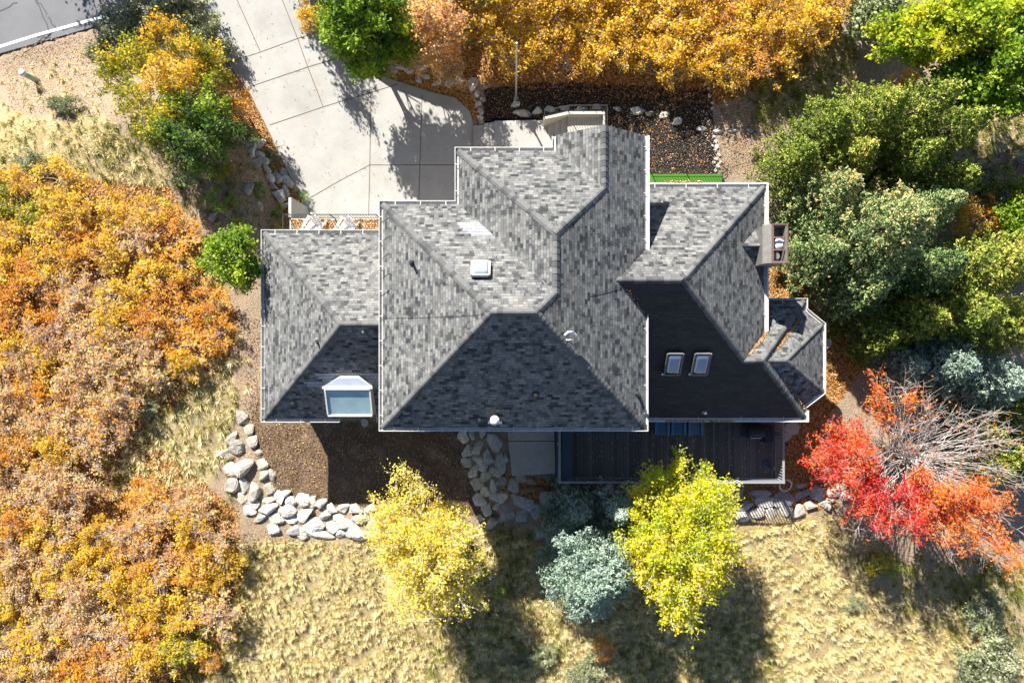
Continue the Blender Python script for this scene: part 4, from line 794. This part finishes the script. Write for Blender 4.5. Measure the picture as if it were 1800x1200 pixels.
def conifer(name, px, py, r, hgt, mat, label, seed=0, group=None, nb=150, sx=1., top=1., dens=1., droop=.25, card=.1, side_=0.):
    R = np.random.RandomState(seed+500); zc0 = hgt*.45; gx, gy, gz = G(px, py, zc0); k = (H-gz-hgt*.35)/F; Rm = r*k
    Q = []; D = []; T = []; A = [np.array([0, 0, -.15]), np.array([0, 0, hgt*.5])]; B = [np.array([0, 0, hgt*.5]), np.array([0, 0, hgt])]; ra = [.03*hgt, .017*hgt]; rb = [.017*hgt, .006*hgt]
    ph = R.uniform(0, 6.28, 3)
    for i in range(nb):
        t = (i/nb)**.8; z0 = hgt*(.06+.92*t); az = i*2.39996+R.normal()*.12; f = 1+.14*math.sin(3*az+ph[0])+.1*math.sin(5*az+ph[1])
        Lb = Rm*f*max(.06, (1-t)**.72)*R.uniform(.78, 1.12); el = -.12+.75*t; dh = np.array([math.cos(az), math.sin(az), 0]); m = 9
        s = np.linspace(0, 1, m); path = np.array([0, 0, z0])+dh*Lb*s[:, None]*math.cos(el)+np.array([0, 0, 1])*(Lb*s*math.sin(el)-Lb*droop*s*s*.8+Lb*.28*s**3)[:, None]
        A += list(path[:-1]); B += list(path[1:]); ra += list(.022*(1-s[:-1]*.8)*min(1, Lb)); rb += list(.022*(1-s[1:]*.8)*min(1, Lb))
        nt = int(max(5, Lb*13*dens)); u = np.sqrt(R.uniform(.04, 1.0, nt)); bp = np.stack([np.interp(u, s, path[:, c]) for c in range(3)], 1); side = R.choice([-1., 1.], nt); perp = np.array([-dh[1], dh[0], 0])
        td = nrm(perp*side[:, None]*.9+dh*R.uniform(.5, 1.0, nt)[:, None]+np.array([0, 0, 1])*R.normal(.12, .25, nt)[:, None]); tlg = Lb*.34*(1.1-u*.75)*R.uniform(.6, 1.15, nt)+.1
        kk = int(9*1.0); ki = np.repeat(np.arange(nt), kk); v = R.uniform(0, 1, len(ki)); q = bp[ki]+td[ki]*(tlg[ki]*v)[:, None]; q[:, 2] -= .10*v*v*tlg[ki]
        q += R.normal(size=q.shape)*.03; Q.append(q); D.append(td[ki]+R.normal(size=q.shape)*.5+np.array([0, 0, .25]))
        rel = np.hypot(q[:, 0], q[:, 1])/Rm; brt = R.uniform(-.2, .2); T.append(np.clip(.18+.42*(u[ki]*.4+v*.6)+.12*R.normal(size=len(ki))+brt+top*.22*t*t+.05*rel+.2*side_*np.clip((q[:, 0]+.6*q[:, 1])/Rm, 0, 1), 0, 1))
    Q = np.vstack(Q); Q[:, 0] *= sx; D = np.vstack(D); T = np.concatenate(T)
    R2 = np.random.RandomState(seed); cl = card*R2.uniform(.7, 1.35, len(Q)); t = empty(name, (gx, gy, gz), 0, label, 'tree', group)
    A = np.array(A); B = np.array(B); A[:, 0] *= sx; B[:, 0] *= sx
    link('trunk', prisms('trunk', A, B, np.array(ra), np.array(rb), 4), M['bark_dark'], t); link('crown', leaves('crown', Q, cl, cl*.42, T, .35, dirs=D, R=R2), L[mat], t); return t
# ---- scrub oaks: prototypes, then copies
def proto(mat, seed, n=26, leafy=1., r=1.35, h=2.3, ls=.092, **kw):
    R = np.random.RandomState(seed); C = crown_clusters(R, n, r, r, h*.3, h*.68, .35); a = dict(tw=10, lv=9, tl=.42, ls=ls, spread=.085, stems=3, rt=.035, limb=.016, twr=.007); a.update(kw)
    return grow(C, -.2, R, leafy*R.uniform(.55, 1, len(C)), **a)
PR = {}
for i, (nm, mt, lf) in enumerate((('gold', 'gold', .9), ('orange', 'orange', .85), ('tan', 'tan', .38), ('olive', 'olive', 1.), ('green', 'green', 1.), ('deep', 'deep', 1.))):
    for j in range(3 if nm in ('gold', 'orange', 'tan') else 2):
        w, l = proto(mt, 40+i*5+j, leafy=lf, **({'tw': 17, 'twr': .0095} if nm == 'tan' else {})); w.materials.append(M['bark_grey']); l.materials.append(L[mt]); PR.setdefault(nm, []).append((w, l))
def oak(kind, px, py, r, h, rr_=random.Random(5)):
    w, l = rr_.choice(PR[kind]); x, y, z = G(px, py, h*.65); k = (H-z-h*.65)/F; s = r*k/1.3; t = empty('scrub_oak', (x, y, z), rr_.uniform(0, 6.28)); t.scale = (s, s, h/2.3)
    link('trunk', w, None, t); link('crown', l, None, t); return t
CN = {'gold': 'golden yellow', 'orange': 'bright orange', 'tan': 'bare tan', 'olive': 'olive yellow', 'green': 'bright green', 'deep': 'deep green'}
def oakrows(kindf, rows, where, group, hf, e1='left', jx=9, skip=None):
    q = random.Random(hash_(where))
    for ri, (y, x0, x1, n, r) in enumerate(rows):
        for i in range(n):
            x = x0+(x1-x0)*(i+.5)/n+q.uniform(-jx, jx); yy = y+q.uniform(-jx, jx); kd_ = kindf(x, yy, q)
            if skip is not None and inside(np.array([x]), np.array([yy]), skip)[0]: continue
            t = oak(kd_, x, yy, r*q.uniform(.85, 1.2), hf*q.uniform(.8, 1.2)); w = f'{ordw(i+1)} from left' if i else 'leftmost'
            props(t, f'{CN[kd_]} scrub oak, {w} in {ordw(ri+1)} row of the {where}', 'scrub oak', group)
def hash_(s): return sum(ord(c)*(i+1) for i, c in enumerate(s))
def kl(x, y, q):
    u = q.random()
    if y < 470: return 'gold' if u < .6 else ('orange' if u < .8 else ('olive' if u < .9 else 'tan'))
    if x > 260 and y < 640: return 'orange' if u < .85 else 'gold'
    return 'tan' if u < .5 else ('orange' if u < .72 else ('gold' if u < .95 else 'olive'))
LR = [(318, -40, 130, 3, 46), (362, -40, 290, 6, 44), (408, -40, 320, 7, 44), (455, -40, 325, 7, 44), (505, -40, 300, 7, 44), (550, -40, 400, 8, 44), (598, -40, 400, 8, 42), (645, -40, 330, 7, 42),
      (692, -40, 255, 6, 42), (740, -40, 230, 6, 42), (790, -40, 190, 5, 42), (838, -40, 330, 7, 42), (882, -40, 385, 9, 42), (930, -40, 400, 9, 42), (978, -40, 410, 9, 42), (1026, -40, 405, 9, 42), (1075, -40, 400, 9, 42), (1122, -40, 330, 8, 42), (1168, -40, 290, 7, 42), (1212, -40, 280, 7, 42)]
oakrows(kl, LR, 'left side thicket', 'scrub oaks on the left hillside', 1.15, jx=15, skip=np.array([(235,665),(460,630),(440,780),(340,870),(170,885),(140,820),(230,765)], float))
def ktop(x, y, q): u = q.random(); return ('gold' if u < .85 else 'orange') if x > 880 else ('gold' if u < .45 else ('olive' if u < .7 else 'tan'))
oakrows(ktop, [(-28, 740, 1500, 16, 46), (12, 755, 1480, 15, 46), (55, 740, 1460, 15, 46), (96, 880, 1400, 11, 42), (128, 1170, 1320, 3, 34)], 'top edge oak belt', 'scrub oaks along the top edge', 1.9, jx=10)
for i, (a, c, r, h, kd_, lb) in enumerate([(745, 85, 44, 2.2, 'tan', 'sparse tan oak beside the bright green driveway tree'), (790, 130, 34, 1.8, 'tan', 'small sparse oak over the rock edge of the driveway'), (555, 30, 34, 3., 'gold', 'golden oak branching over the driveway top'),
    (292, 70, 40, 2.6, 'gold', 'golden oak at the top of the clump beside the driveway'), (335, 105, 42, 2.8, 'olive', 'yellow olive oak on the right of the clump by the driveway'), (250, 108, 44, 2.5, 'olive', 'olive yellow oak in the middle left of the driveway clump'), (212, 145, 34, 2.0, 'olive', 'olive yellow oak at the left end of the driveway clump'),
    (290, 155, 46, 2.8, 'gold', 'golden oak in the centre of the driveway clump'), (375, 145, 44, 2.6, 'olive', 'olive yellow oak leaning over the concrete beside the clump'), (405, 185, 38, 2.2, 'orange', 'orange oak edging the concrete driveway'), (255, 190, 40, 2.2, 'olive', 'olive oak low on the left flank of the driveway clump'),
    (345, 190, 46, 3.0, 'green', 'green oak in the middle of the driveway clump'), (380, 230, 44, 2.8, 'deep', 'dark green oak at the lower right of the driveway clump'), (335, 250, 48, 2.8, 'deep', 'dark green oak in the lower centre of the driveway clump'), (285, 235, 42, 2.2, 'olive', 'olive green oak at the lower left of the driveway clump'), (345, 285, 32, 1.8, 'green', 'small green oak at the bottom tip of the driveway clump'),
    (310, 205, 40, 2.6, 'olive', 'olive oak wedged in the dense middle of driveway clump'), (360, 265, 38, 2.4, 'deep', 'dark oak behind the bottom tip of the driveway clump'), (405, 235, 30, 2.0, 'deep', 'dark oak nearest the rock bank top'), (320, 225, 40, 2.6, 'green', 'green oak left of the dark ones in driveway clump'), (325, 130, 40, 2.7, 'gold', 'golden oak filling the upper middle of driveway clump'),
    (400, 300, 22, .8, 'olive', 'low olive bush under the driveway clump'), (455, 335, 16, .6, 'green', 'low green bush between loose stones and rock bank'), (420, 400, 18, .7, 'olive', 'olive bush above the green tree at the west wing'),
    (380, 355, 25, 1.0, 'green', 'small green bush among loose stones left of driveway'), (412, 352, 14, .8, 'green', 'tiny green sapling right beside the small green bush'), (490, 372, 14, .9, 'green', 'small green plant against the white retaining wall'), (492, 408, 13, .8, 'olive', 'small yellow green plant just above the west roof corner'), (535, 345, 10, .5, 'green', 'tuft of green leaves on the driveway corner'),
    (825, 985, 38, 2.2, 'green', 'bright green shrub tucked behind the yellow birch'), (815, 1005, 26, 1.6, 'green', 'lower green shrub beneath the yellow birch'), (880, 1040, 14, .8, 'green', 'small green sapling in the dry grass'), (1550, 985, 30, 1.2, 'olive', 'small yellow green bush in the shade of the red maple'), (1570, 1000, 18, 1., 'green', 'low green bush right below the yellow green bush'),
    (375, 560, 12, .8, 'olive', 'small olive bush at the right edge of the orange oaks'), (1060, 1140, 22, .9, 'orange', 'small orange oak seedling low in the grass'), (368, 1160, 22, 1., 'orange', 'small orange oak at the grass edge bottom left'),
    (1690, 375, 40, 2.0, 'gold', 'golden shrub between the spruces at the right'), (1750, 372, 40, 1.8, 'orange', 'orange shrub between the spruces near the right edge'), (1585, 140, 26, 2.2, 'gold', 'small golden shrub above the olive fir')]):
    if i > 2 and i < 21: r *= 1.22; h *= 1.25
    t = oak(kd_, a, c, r, h); t.name = 'shrub' if r < 36 else 'scrub_oak'; props(t, lb, 'shrub' if r < 36 else 'scrub oak')
# ---- single trees
tree('green_tree', 640, 42, 100, 86, 6.6, 'green', 'large bright green tree overhanging the top of the driveway', n=200, depth=.85, seed=1, tw=11, lv=12, tl=.45, ls=.13, spread=.12, stems=3, rt=.06, limb=.025)
tree('oak_tree', 762, 48, 66, 56, 6.2, 'tan', 'tall bare tan oak right of the bright green driveway tree', n=80, seed=8, tw=13, lv=7, tl=.5, ls=.1, spread=.1, stems=3, rt=.045, leafy=.9, depth=.9)
tree('green_tree', 408, 452, 50, 66, 4.6, 'green', 'green tree touching the west wing roof corner', n=80, seed=2, tw=11, lv=12, tl=.35, ls=.1, spread=.1, rt=.08, depth=.7)
tree('birch_tree', 748, 970, 120, 152, 5.0, 'yellow', 'pale yellow birch standing over the curved rock wall', n=250, seed=3, bark='bark_pale', tw=14, lv=12, tl=.5, ls=.076, spread=.1, stems=4, rt=.05, limb=.022, leafy=.68, depth=.62)
tree('aspen_tree', 1200, 945, 128, 168, 5.2, 'aspen', 'yellow green aspen overlapping the deck corner', n=300, seed=4, bark='bark_pale', tw=13, lv=17, tl=.45, ls=.078, spread=.1, stems=3, rt=.05, limb=.022, leafy=.72, depth=.62, lob=.15)
for i, (a, c, rx, ry, h, mt, lb) in enumerate([(1600, 65, 70, 62, 4.0, 'lime', 'lime green tree left of the top right corner trees'), (1700, 45, 80, 75, 5.5, 'lime', 'tall lime green tree along the top right edge'), (1765, 120, 75, 85, 5.5, 'green', 'green tree at the right edge below the top corner'), (1690, 150, 60, 60, 4.2, 'green', 'green tree directly above the olive fir right flank'),
        (1545, 25, 60, 45, 2.0, 'sage', 'pale grey green shrub at the top between gold oaks and lime trees'), (1800, 40, 60, 60, 5.5, 'green', 'green tree cut by the top right corner'), (1810, 400, 60, 60, 2.5, 'green', 'green shrub cut by the right edge below the flagstone path')]):
    tree('broadleaf_tree', a, c, rx, ry, h, mt, lb, n=100, seed=10+i, tw=11, lv=11, tl=.45, ls=.13, spread=.12, stems=2, rt=.08, limb=.028)
# off-frame neighbours whose shade falls into the picture
for i, (a, c, r, h) in enumerate([(0, -250, 80, 6.5), (110, -290, 80, 6.5), (575, -120, 95, 7.5), (470, -170, 60, 5)]): tree('broadleaf_tree', a, c, r, r, h, 'green', ['tree beyond the road left of the frame', 'tree beyond the road above the frame', 'tall tree above the frame over the driveway top', 'slim tree above the frame at the driveway mouth'][i], n=90, seed=30+i, tw=9, lv=8, tl=.6, ls=.14, spread=.15, leafy=.75, rt=.05, depth=.85)
# ---- red maple with long bare branches
def maple():
    R = np.random.RandomState(77); h0 = 4.2; bx, by, bz = G(1585, 800, 1.0)
    def w(px, py, z): x, y, _ = P(px, py, bz+z); return (x-bx, y-by, z)
    lf = [(1440,790,.25),(1470,765,.5),(1450,835,.2),(1428,808,.55),(1500,825,.35),(1530,850,.0),(1480,862,.35),(1560,875,.0),(1590,905,.05),(1515,875,.05),(1545,905,.1),(1500,905,.35),(1600,870,.1),(1545,700,.85),(1550,655,.9),(1530,720,.85),(1620,845,.65),(1660,870,.75),(1700,878,.8),(1745,870,.85),(1770,885,.85),(1690,915,.8),(1640,895,.6),(1650,920,.6),
          (1680,955,.85),(1720,945,.85),(1750,965,.85),(1785,985,.8),(1500,742,.55),(1610,930,.45),(1735,900,.8),(1720,890,.8),(1650,870,.75),(1500,770,.6),(1490,790,.5),(1550,925,.3),(1600,700,.9)]
    bare = [(1700,715),(1760,725),(1785,740),(1740,775),(1650,730),(1610,680),(1790,790),(1625,745),(1700,790),(1720,750),(1765,810),(1680,830),(1575,690),(1640,700),(1780,930),(1700,990),(1565,920),(1530,930),(1475,820),(1790,850),(1590,660),(1560,760),(1600,775),(1540,800),(1640,800),(1590,740),(1520,750)]
    C = []; lv = []; tn = []
    for a, c, t in lf:
        for j in range(2 if c < 745 else 5): C.append(w(a+R.normal()*12, c+R.normal()*10, R.uniform(2.6, 4.2))); lv.append(.85); tn.append(np.clip(t+R.normal()*.08, 0, 1))
    for a, c in bare:
        for j in range(5): C.append(w(a+R.normal()*18, c+R.normal()*13, R.uniform(2.2, 4.2))); lv.append(.03); tn.append(.9)
    wd, l = grow(np.array(C), -.2, R, np.array(lv), tw=11, lv=15, tl=.5, ls=.082, spread=.085, tones=np.array(tn), stems=3, rt=.08, limb=.016, twr=.006)
    t = empty('maple_tree', (bx, by, bz), 0, 'red and orange maple with long bare grey branches at the right of the deck', 'tree'); link('trunk', wd, M['bark_grey'], t); link('crown', l, L['red'], t)
maple()
# ---- conifers
conifer('spruce_tree', 1043, 992, 108, 5.6, 'spruce', 'round blue spruce below the deck beside the aspen', 1, nb=300, card=.095, dens=1.5)
conifer('spruce_tree', 1012, 888, 50, 3.4, 'spruce', 'small blue spruce just above the round blue spruce', 2, nb=90, dens=1.3)
conifer('spruce_tree', 1082, 884, 42, 4.4, 'spruce', 'narrow blue spruce under the deck rail left of the aspen', 3, nb=90, dens=1.3)
CF = [('spruce', 1525, 410, 112, 7.6, 'spruce_tan', 'biggest grey green spruce with tan tips right of the chimney', 210), ('spruce', 1450, 345, 66, 5.4, 'spruce_tan', 'blue green spruce nearest the north east roof corner', 130), ('spruce', 1600, 375, 64, 6.4, 'spruce_tan', 'tan tipped spruce on the upper right flank of the biggest spruce', 130),
 ('spruce', 1430, 450, 58, 5.0, 'spruce_tan', 'spruce touching the chimney side of the biggest spruce', 110), ('spruce', 1500, 510, 66, 4.8, 'spruce_tan', 'spruce just below the biggest spruce by the bay roof', 120), ('spruce', 1610, 470, 70, 6.0, 'spruce_tan', 'spruce between the biggest spruce and the tall olive fir', 130),
 ('fir', 1515, 215, 74, 6.2, 'fir', 'olive fir in the centre of the upper right fir clump', 150), ('fir', 1590, 205, 70, 6.8, 'fir', 'orange tipped olive fir at the top of the fir clump', 140), ('fir', 1650, 240, 62, 6.0, 'fir', 'orange tipped fir at the right end of the fir clump', 130), ('fir', 1580, 285, 62, 5.4, 'fir', 'shadowed fir low in the middle of the fir clump', 120),
 ('fir', 1440, 235, 62, 4.8, 'fir', 'olive fir at the upper left end of the fir clump', 120), ('fir', 1390, 285, 56, 4.2, 'fir', 'olive fir nearest the green turf strip', 110), ('fir', 1480, 285, 60, 5.0, 'fir', 'olive fir above the spruce nearest the roof corner', 120), ('fir', 1650, 325, 66, 4.6, 'fir', 'shaded fir between the fir clump and the golden shrub', 120),
 ('fir', 1710, 470, 74, 7.0, 'fir', 'tall olive green fir right of the biggest spruce', 150), ('fir', 1775, 455, 66, 5.6, 'fir', 'fir cut by the right edge beside the tall olive fir', 130), ('fir', 1670, 550, 70, 6.0, 'fir', 'olive fir below the tall olive fir', 130), ('fir', 1750, 570, 74, 6.2, 'fir', 'fir at the right edge above the blue spruces', 140), ('fir', 1600, 560, 66, 4.6, 'fir', 'dark fir in the hollow between spruce and olive firs', 120),
 ('fir', 1535, 590, 56, 3.6, 'fir', 'dark fir beside the bay roof above the maple', 100), ('spruce', 1650, 640, 66, 4.6, 'spruce', 'blue spruce directly above the maple', 130), ('spruce', 1730, 665, 70, 4.8, 'spruce', 'blue spruce above the bare maple branches', 130), ('spruce', 1585, 640, 48, 3.2, 'spruce', 'small blue spruce left of the one above the maple', 90),
 ('fir', 1795, 700, 66, 4.4, 'fir', 'fir cut by the right edge behind bare maple branches', 120), ('fir', 1760, 790, 84, 3.0, 'fir', 'low green fir showing through the bare maple branches', 150), ('fir', 1800, 350, 60, 4.0, 'fir', 'fir cut by the right edge below the flagstone path', 110), ('fir', 1720, 750, 60, 2.6, 'fir', 'low fir under the middle of the bare maple branches', 100)]
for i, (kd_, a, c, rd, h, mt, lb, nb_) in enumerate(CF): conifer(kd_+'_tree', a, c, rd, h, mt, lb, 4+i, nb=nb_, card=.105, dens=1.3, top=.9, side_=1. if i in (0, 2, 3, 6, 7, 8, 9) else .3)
# ---- sage brush
SG = []
for j in range(2):
    R = np.random.RandomState(300+j); C = crown_clusters(R, 34, 1, 1, .42, .5, .35); w, l = grow(C, -.1, R, .85, tw=16, lv=9, tl=.3, ls=.06, spread=.05, stems=4, rt=.03, limb=.012, twr=.006); w.materials.append(M['bark_grey']); l.materials.append(L['sage']); SG.append((w, l))
for i, (a, c, r, h, lb) in enumerate([(205, 62, 46, 1.6, 'grey green brush against the road left of the golden oak'), (255, 22, 46, 1.6, 'grey green brush at the top beside the road end'), (320, 15, 46, 1.7, 'grey green brush at the top centre of the brush clump'), (355, 55, 38, 1.6, 'grey green brush beside the driveway top left'), (385, 95, 28, 1.3, 'small grey green brush touching the driveway edge'), (180, 95, 26, 1.2, 'small grey green brush lowest along the road'),
      (115, 185, 22, .8, 'grey sagebrush alone on the bare ground left'), (98, 183, 14, .7, 'small green sagebrush touching the lone grey one'), (60, 285, 26, .7, 'dim sage patch above the orange thicket'), (435, 235, 18, .9, 'sage plant hanging over the driveway rocks'), (480, 275, 14, .5, 'pale tuft between rock bank and driveway'), (1740, 1160, 52, 1.6, 'big pale sagebrush in the bottom right corner'), (1700, 1175, 30, 1.2, 'smaller sagebrush left of the corner one'),
      (1730, 1075, 40, .7, 'loose dry shrub above the corner sagebrush'), (910, 1165, 22, .7, 'grey sagebrush near the bottom centre'), (955, 1150, 24, .7, 'greenish sagebrush right of the bottom centre one'), (1030, 1175, 34, .8, 'brown grey sagebrush at the bottom below the spruce'), (260, 715, 18, .5, 'low grey sage in the grassy gap on the left'), (1500, 1060, 20, .4, 'thin weed in the maple shade')]):
    w, l = SG[i % 2]; x, y, z = G(a, c, h*.5); k = (H-z)/F; t = empty('sagebrush', (x, y, z), i*1.3, lb, 'sagebrush'); t.scale = (r*k, r*k, h); link('trunk', w, None, t); link('crown', l, None, t)
# ---------------------------------------------------------------- grasses and fallen leaves
def grass(name, polys, dens, mat, label, seed, nb=44, ln=.225, wid=.0105, lean=(.15, -.25), cut=.0, tuftr=.06):
    R = np.random.RandomState(seed); pts = []
    for p in polys:
        p = np.array(p, float); lo = p.min(0); hi = p.max(0); n = int((hi-lo).prod()*((H-2.2)/F)**2*dens); c = R.uniform(size=(n, 2))*(hi-lo)+lo; pts.append(c[inside(c[:, 0], c[:, 1], p)])
    c = np.vstack(pts); f = np.sin(c[:, 0]*.05+np.sin(c[:, 1]*.043)*2)*np.sin(c[:, 1]*.061+c[:, 0]*.021); c = c[(f > cut-1) & (R.uniform(size=len(c)) < np.clip(.85+.5*f, 0, 1))]
    X = (c[:, 0]-900)/F*(H-2.2); Y = (600-c[:, 1])/F*(H-2.2)
    for _ in range(3): z = terr(X, Y); X = (c[:, 0]-900)/F*(H-z); Y = (600-c[:, 1])/F*(H-z)
    ok = z > .1; X, Y, z = X[ok], Y[ok], z[ok]; n = len(X); big = np.clip(np.exp(R.normal(size=n)*.38), .4, 1.7); ti = np.repeat(np.arange(n), nb); m = len(ti)
    az = R.uniform(0, 6.283, m); sp = R.uniform(.05, .95, m); l_ = ln*big[ti]*R.uniform(.6, 1.2, m); o = np.stack([np.cos(az), np.sin(az)], 1)
    b0 = np.stack([X[ti]+o[:, 0]*tuftr*R.uniform(size=m), Y[ti]+o[:, 1]*tuftr*R.uniform(size=m), z[ti]-.01], 1)
    tip = b0+np.stack([(o[:, 0]*sp+lean[0])*l_, (o[:, 1]*sp+lean[1])*l_, l_*np.sqrt(np.clip(1-sp**2, .15, 1))], 1); mid = (b0+tip)/2+np.array([0, 0, .1])*l_[:, None]
    sd = np.stack([-o[:, 1], o[:, 0], np.zeros(m)], 1)*wid*.5*(1+big[ti][:, None]*.3)
    V = np.stack([b0-sd, b0+sd, mid+sd, mid-sd, tip], 1).reshape(-1, 3); i5 = np.arange(m)[:, None]*5
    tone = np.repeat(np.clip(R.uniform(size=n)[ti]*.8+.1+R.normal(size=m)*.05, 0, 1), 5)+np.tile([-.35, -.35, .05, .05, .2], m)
    V2 = np.vstack([V]); Fq = np.vstack([i5+np.array([0, 1, 2, 3]), i5+np.array([3, 2, 4, 4])]); F1 = i5+np.array([0, 1, 2, 3])
    # quads plus tip triangles written as two meshes' worth of faces
    me = bpy.data.meshes.new(name); me.vertices.add(len(V)); me.vertices.foreach_set('co', V.astype(np.float32).ravel())
    F2 = i5+np.array([3, 2, 4]); lp = np.concatenate([F1.ravel(), F2.ravel()]); me.loops.add(len(lp)); me.loops.foreach_set('vertex_index', lp.astype(np.int32)); me.polygons.add(2*m)
    me.polygons.foreach_set('loop_start', np.concatenate([np.arange(m)*4, 4*m+np.arange(m)*3]).astype(np.int32)); me.update(calc_edges=True); a = me.attributes.new('tone', 'FLOAT', 'POINT'); a.data.foreach_set('value', np.clip(tone, 0, 1).astype(np.float32))
    ob = link(name, me, L[mat]); props(ob, label, 'grass', kind='stuff'); return ob
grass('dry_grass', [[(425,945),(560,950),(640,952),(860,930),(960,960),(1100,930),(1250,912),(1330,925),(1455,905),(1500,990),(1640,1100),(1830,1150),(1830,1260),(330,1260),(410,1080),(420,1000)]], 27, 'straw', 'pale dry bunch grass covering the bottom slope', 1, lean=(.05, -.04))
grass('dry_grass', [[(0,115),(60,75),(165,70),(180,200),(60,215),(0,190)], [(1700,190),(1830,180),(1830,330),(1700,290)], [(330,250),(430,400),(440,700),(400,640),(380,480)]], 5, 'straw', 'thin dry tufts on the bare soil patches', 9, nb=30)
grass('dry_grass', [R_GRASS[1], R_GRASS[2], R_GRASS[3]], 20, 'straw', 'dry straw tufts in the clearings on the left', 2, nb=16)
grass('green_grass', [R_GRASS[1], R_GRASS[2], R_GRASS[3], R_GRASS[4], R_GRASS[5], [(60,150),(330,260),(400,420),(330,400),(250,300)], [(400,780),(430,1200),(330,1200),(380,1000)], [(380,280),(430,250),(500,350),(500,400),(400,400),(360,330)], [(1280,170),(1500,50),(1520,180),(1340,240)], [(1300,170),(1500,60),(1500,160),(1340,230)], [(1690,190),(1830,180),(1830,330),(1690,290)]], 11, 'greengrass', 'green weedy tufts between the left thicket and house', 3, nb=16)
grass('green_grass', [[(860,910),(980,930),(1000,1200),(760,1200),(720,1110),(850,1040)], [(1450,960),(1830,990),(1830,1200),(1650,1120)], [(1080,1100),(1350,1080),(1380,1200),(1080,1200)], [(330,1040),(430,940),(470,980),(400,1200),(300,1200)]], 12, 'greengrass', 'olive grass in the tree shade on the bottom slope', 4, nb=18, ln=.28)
leafobj('fallen_leaves', R_LITTER[:2], 130, .09, 'litter', 'thick orange leaf litter under the scrub oaks', seed=5)
leafobj('fallen_leaves', R_LITTER[2:], 260, .075, 'litter', 'copper leaf litter round the deck and driveway edges', seed=6)
L['clod'] = leafmat('dirt clods', [(0, (.05, .03, .018)), (.6, (.13, .085, .05)), (.9, (.24, .17, .11)), (1, (.4, .32, .22))], 0, .9)
leafobj('dirt_clods', R_YARD, 150, .06, 'clod', 'loose clods and mulch bits over the dirt yard', seed=17, jitter=.05)
leafobj('dirt_clods', [[(430,560),(458,560),(458,740),(430,735)], [(60,60),(160,60),(175,130),(190,200),(20,200),(0,100)], [(425,930),(480,945),(650,955),(640,965),(430,960)], [(1265,190),(1340,170),(1340,300),(1265,310)]], 110, .06, 'clod', 'loose clods on the bare tan soil', seed=18, jitter=.05)
leafobj('fallen_leaves', [[(390,770),(450,790),(490,870),(690,890),(690,945),(470,945),(410,900)], [(805,760),(895,760),(900,850),(1000,870),(960,940),(850,930)]], 45, .06, 'litter', 'brown leaves lodged between the wall boulders', seed=19)
leafobj('fallen_leaves', R_YARD, 22, .055, 'yfall', 'small yellow leaves scattered over the dirt yard', seed=7)
leafobj('fallen_leaves', [[(988,758),(1360,742),(1360,838),(988,838)]], 7, .06, 'yfall', 'few yellow leaves lying on the dark deck', zd+.01, seed=8)
leafobj('fallen_leaves', [[(895,757),(974,757),(976,832),(900,836)]], 30, .055, 'yfall', 'yellow leaves on the concrete pad', 2.63, seed=9)
leafobj('bark_chips', R_MULCH, 700, .06, 'chips', 'black bark chips of the mulch bed', seed=10, jitter=.05, Wd=.6, up=.5)
leafobj('fallen_leaves', R_MULCH, 60, .06, 'litter', 'tan leaves strewn over the dark mulch bed', seed=11, jitter=.06)
leafobj('fallen_leaves', [[(350,0),(520,0),(600,110),(690,145),(830,190),(830,255),(800,350),(545,370),(470,225)]], 3, .06, 'litter', 'few brown leaves scattered on the driveway', .012, seed=12)
leafobj('fallen_leaves', [[(60,60),(160,60),(175,130),(140,200),(20,200),(0,110)], [(430,560),(458,560),(458,740),(420,740),(400,640)], [(260,240),(440,250),(500,390),(420,520),(340,440),(280,330)], [(1265,190),(1340,170),(1340,300),(1265,310)]], 60, .06, 'litter', 'brown leaves on the bare dirt by the road', seed=13)
def gleaves(polys, pt, n, dens, seed, label):
    R = np.random.RandomState(seed); Q = []; nn = Vector(n).normalized()
    for (a, c, a2, c2, w) in polys:
        for j in range(dens): t = R.uniform(); v = ray(a+(a2-a)*t+R.normal()*w, c+(c2-c)*t+R.normal()*w, pt, n)+nn*(.015+.03*R.uniform()); Q.append(tuple(v))
    Q = np.array(Q); me = leaves('fallen_leaves', Q, .06, .045, R.uniform(size=len(Q)), 1.5, R=R); o = link('fallen_leaves', me, L['litter']); props(o, label, 'leaves', kind='stuff')
gleaves([(1317, 623, 1347, 586, 1.3)], q1, Vector((0, PITCH, 1)), 260, 1, 'orange leaves in the valley beside the east eave')
gleaves([(1362, 618, 1404, 563, 1.4)], b0, Vector((0, PITCH, 1)), 300, 2, 'orange leaves in the valley of the bay roof')
gleaves([(1170, 739.5, 1290, 739.5, .9)], (xE, ySe, ez2), (0, 0, 1), 260, 3, 'rusty leaves lying in the south gutter')
gleaves([(1165, 319.5, 1235, 319.5, .9)], (xE, yNe, ezN), (0, 0, 1), 120, 4, 'rusty leaves lying in the north east gutter')
gleaves([(1102, 508, 1136, 560, 2)], p1, nS, 60, 5, 'scattered leaves in the valley of the black slope')
gleaves([(1378, 665, 1418, 722, 1.2)], b0, nEf, 120, 6, 'rusty leaves in the valley below the bay roof')
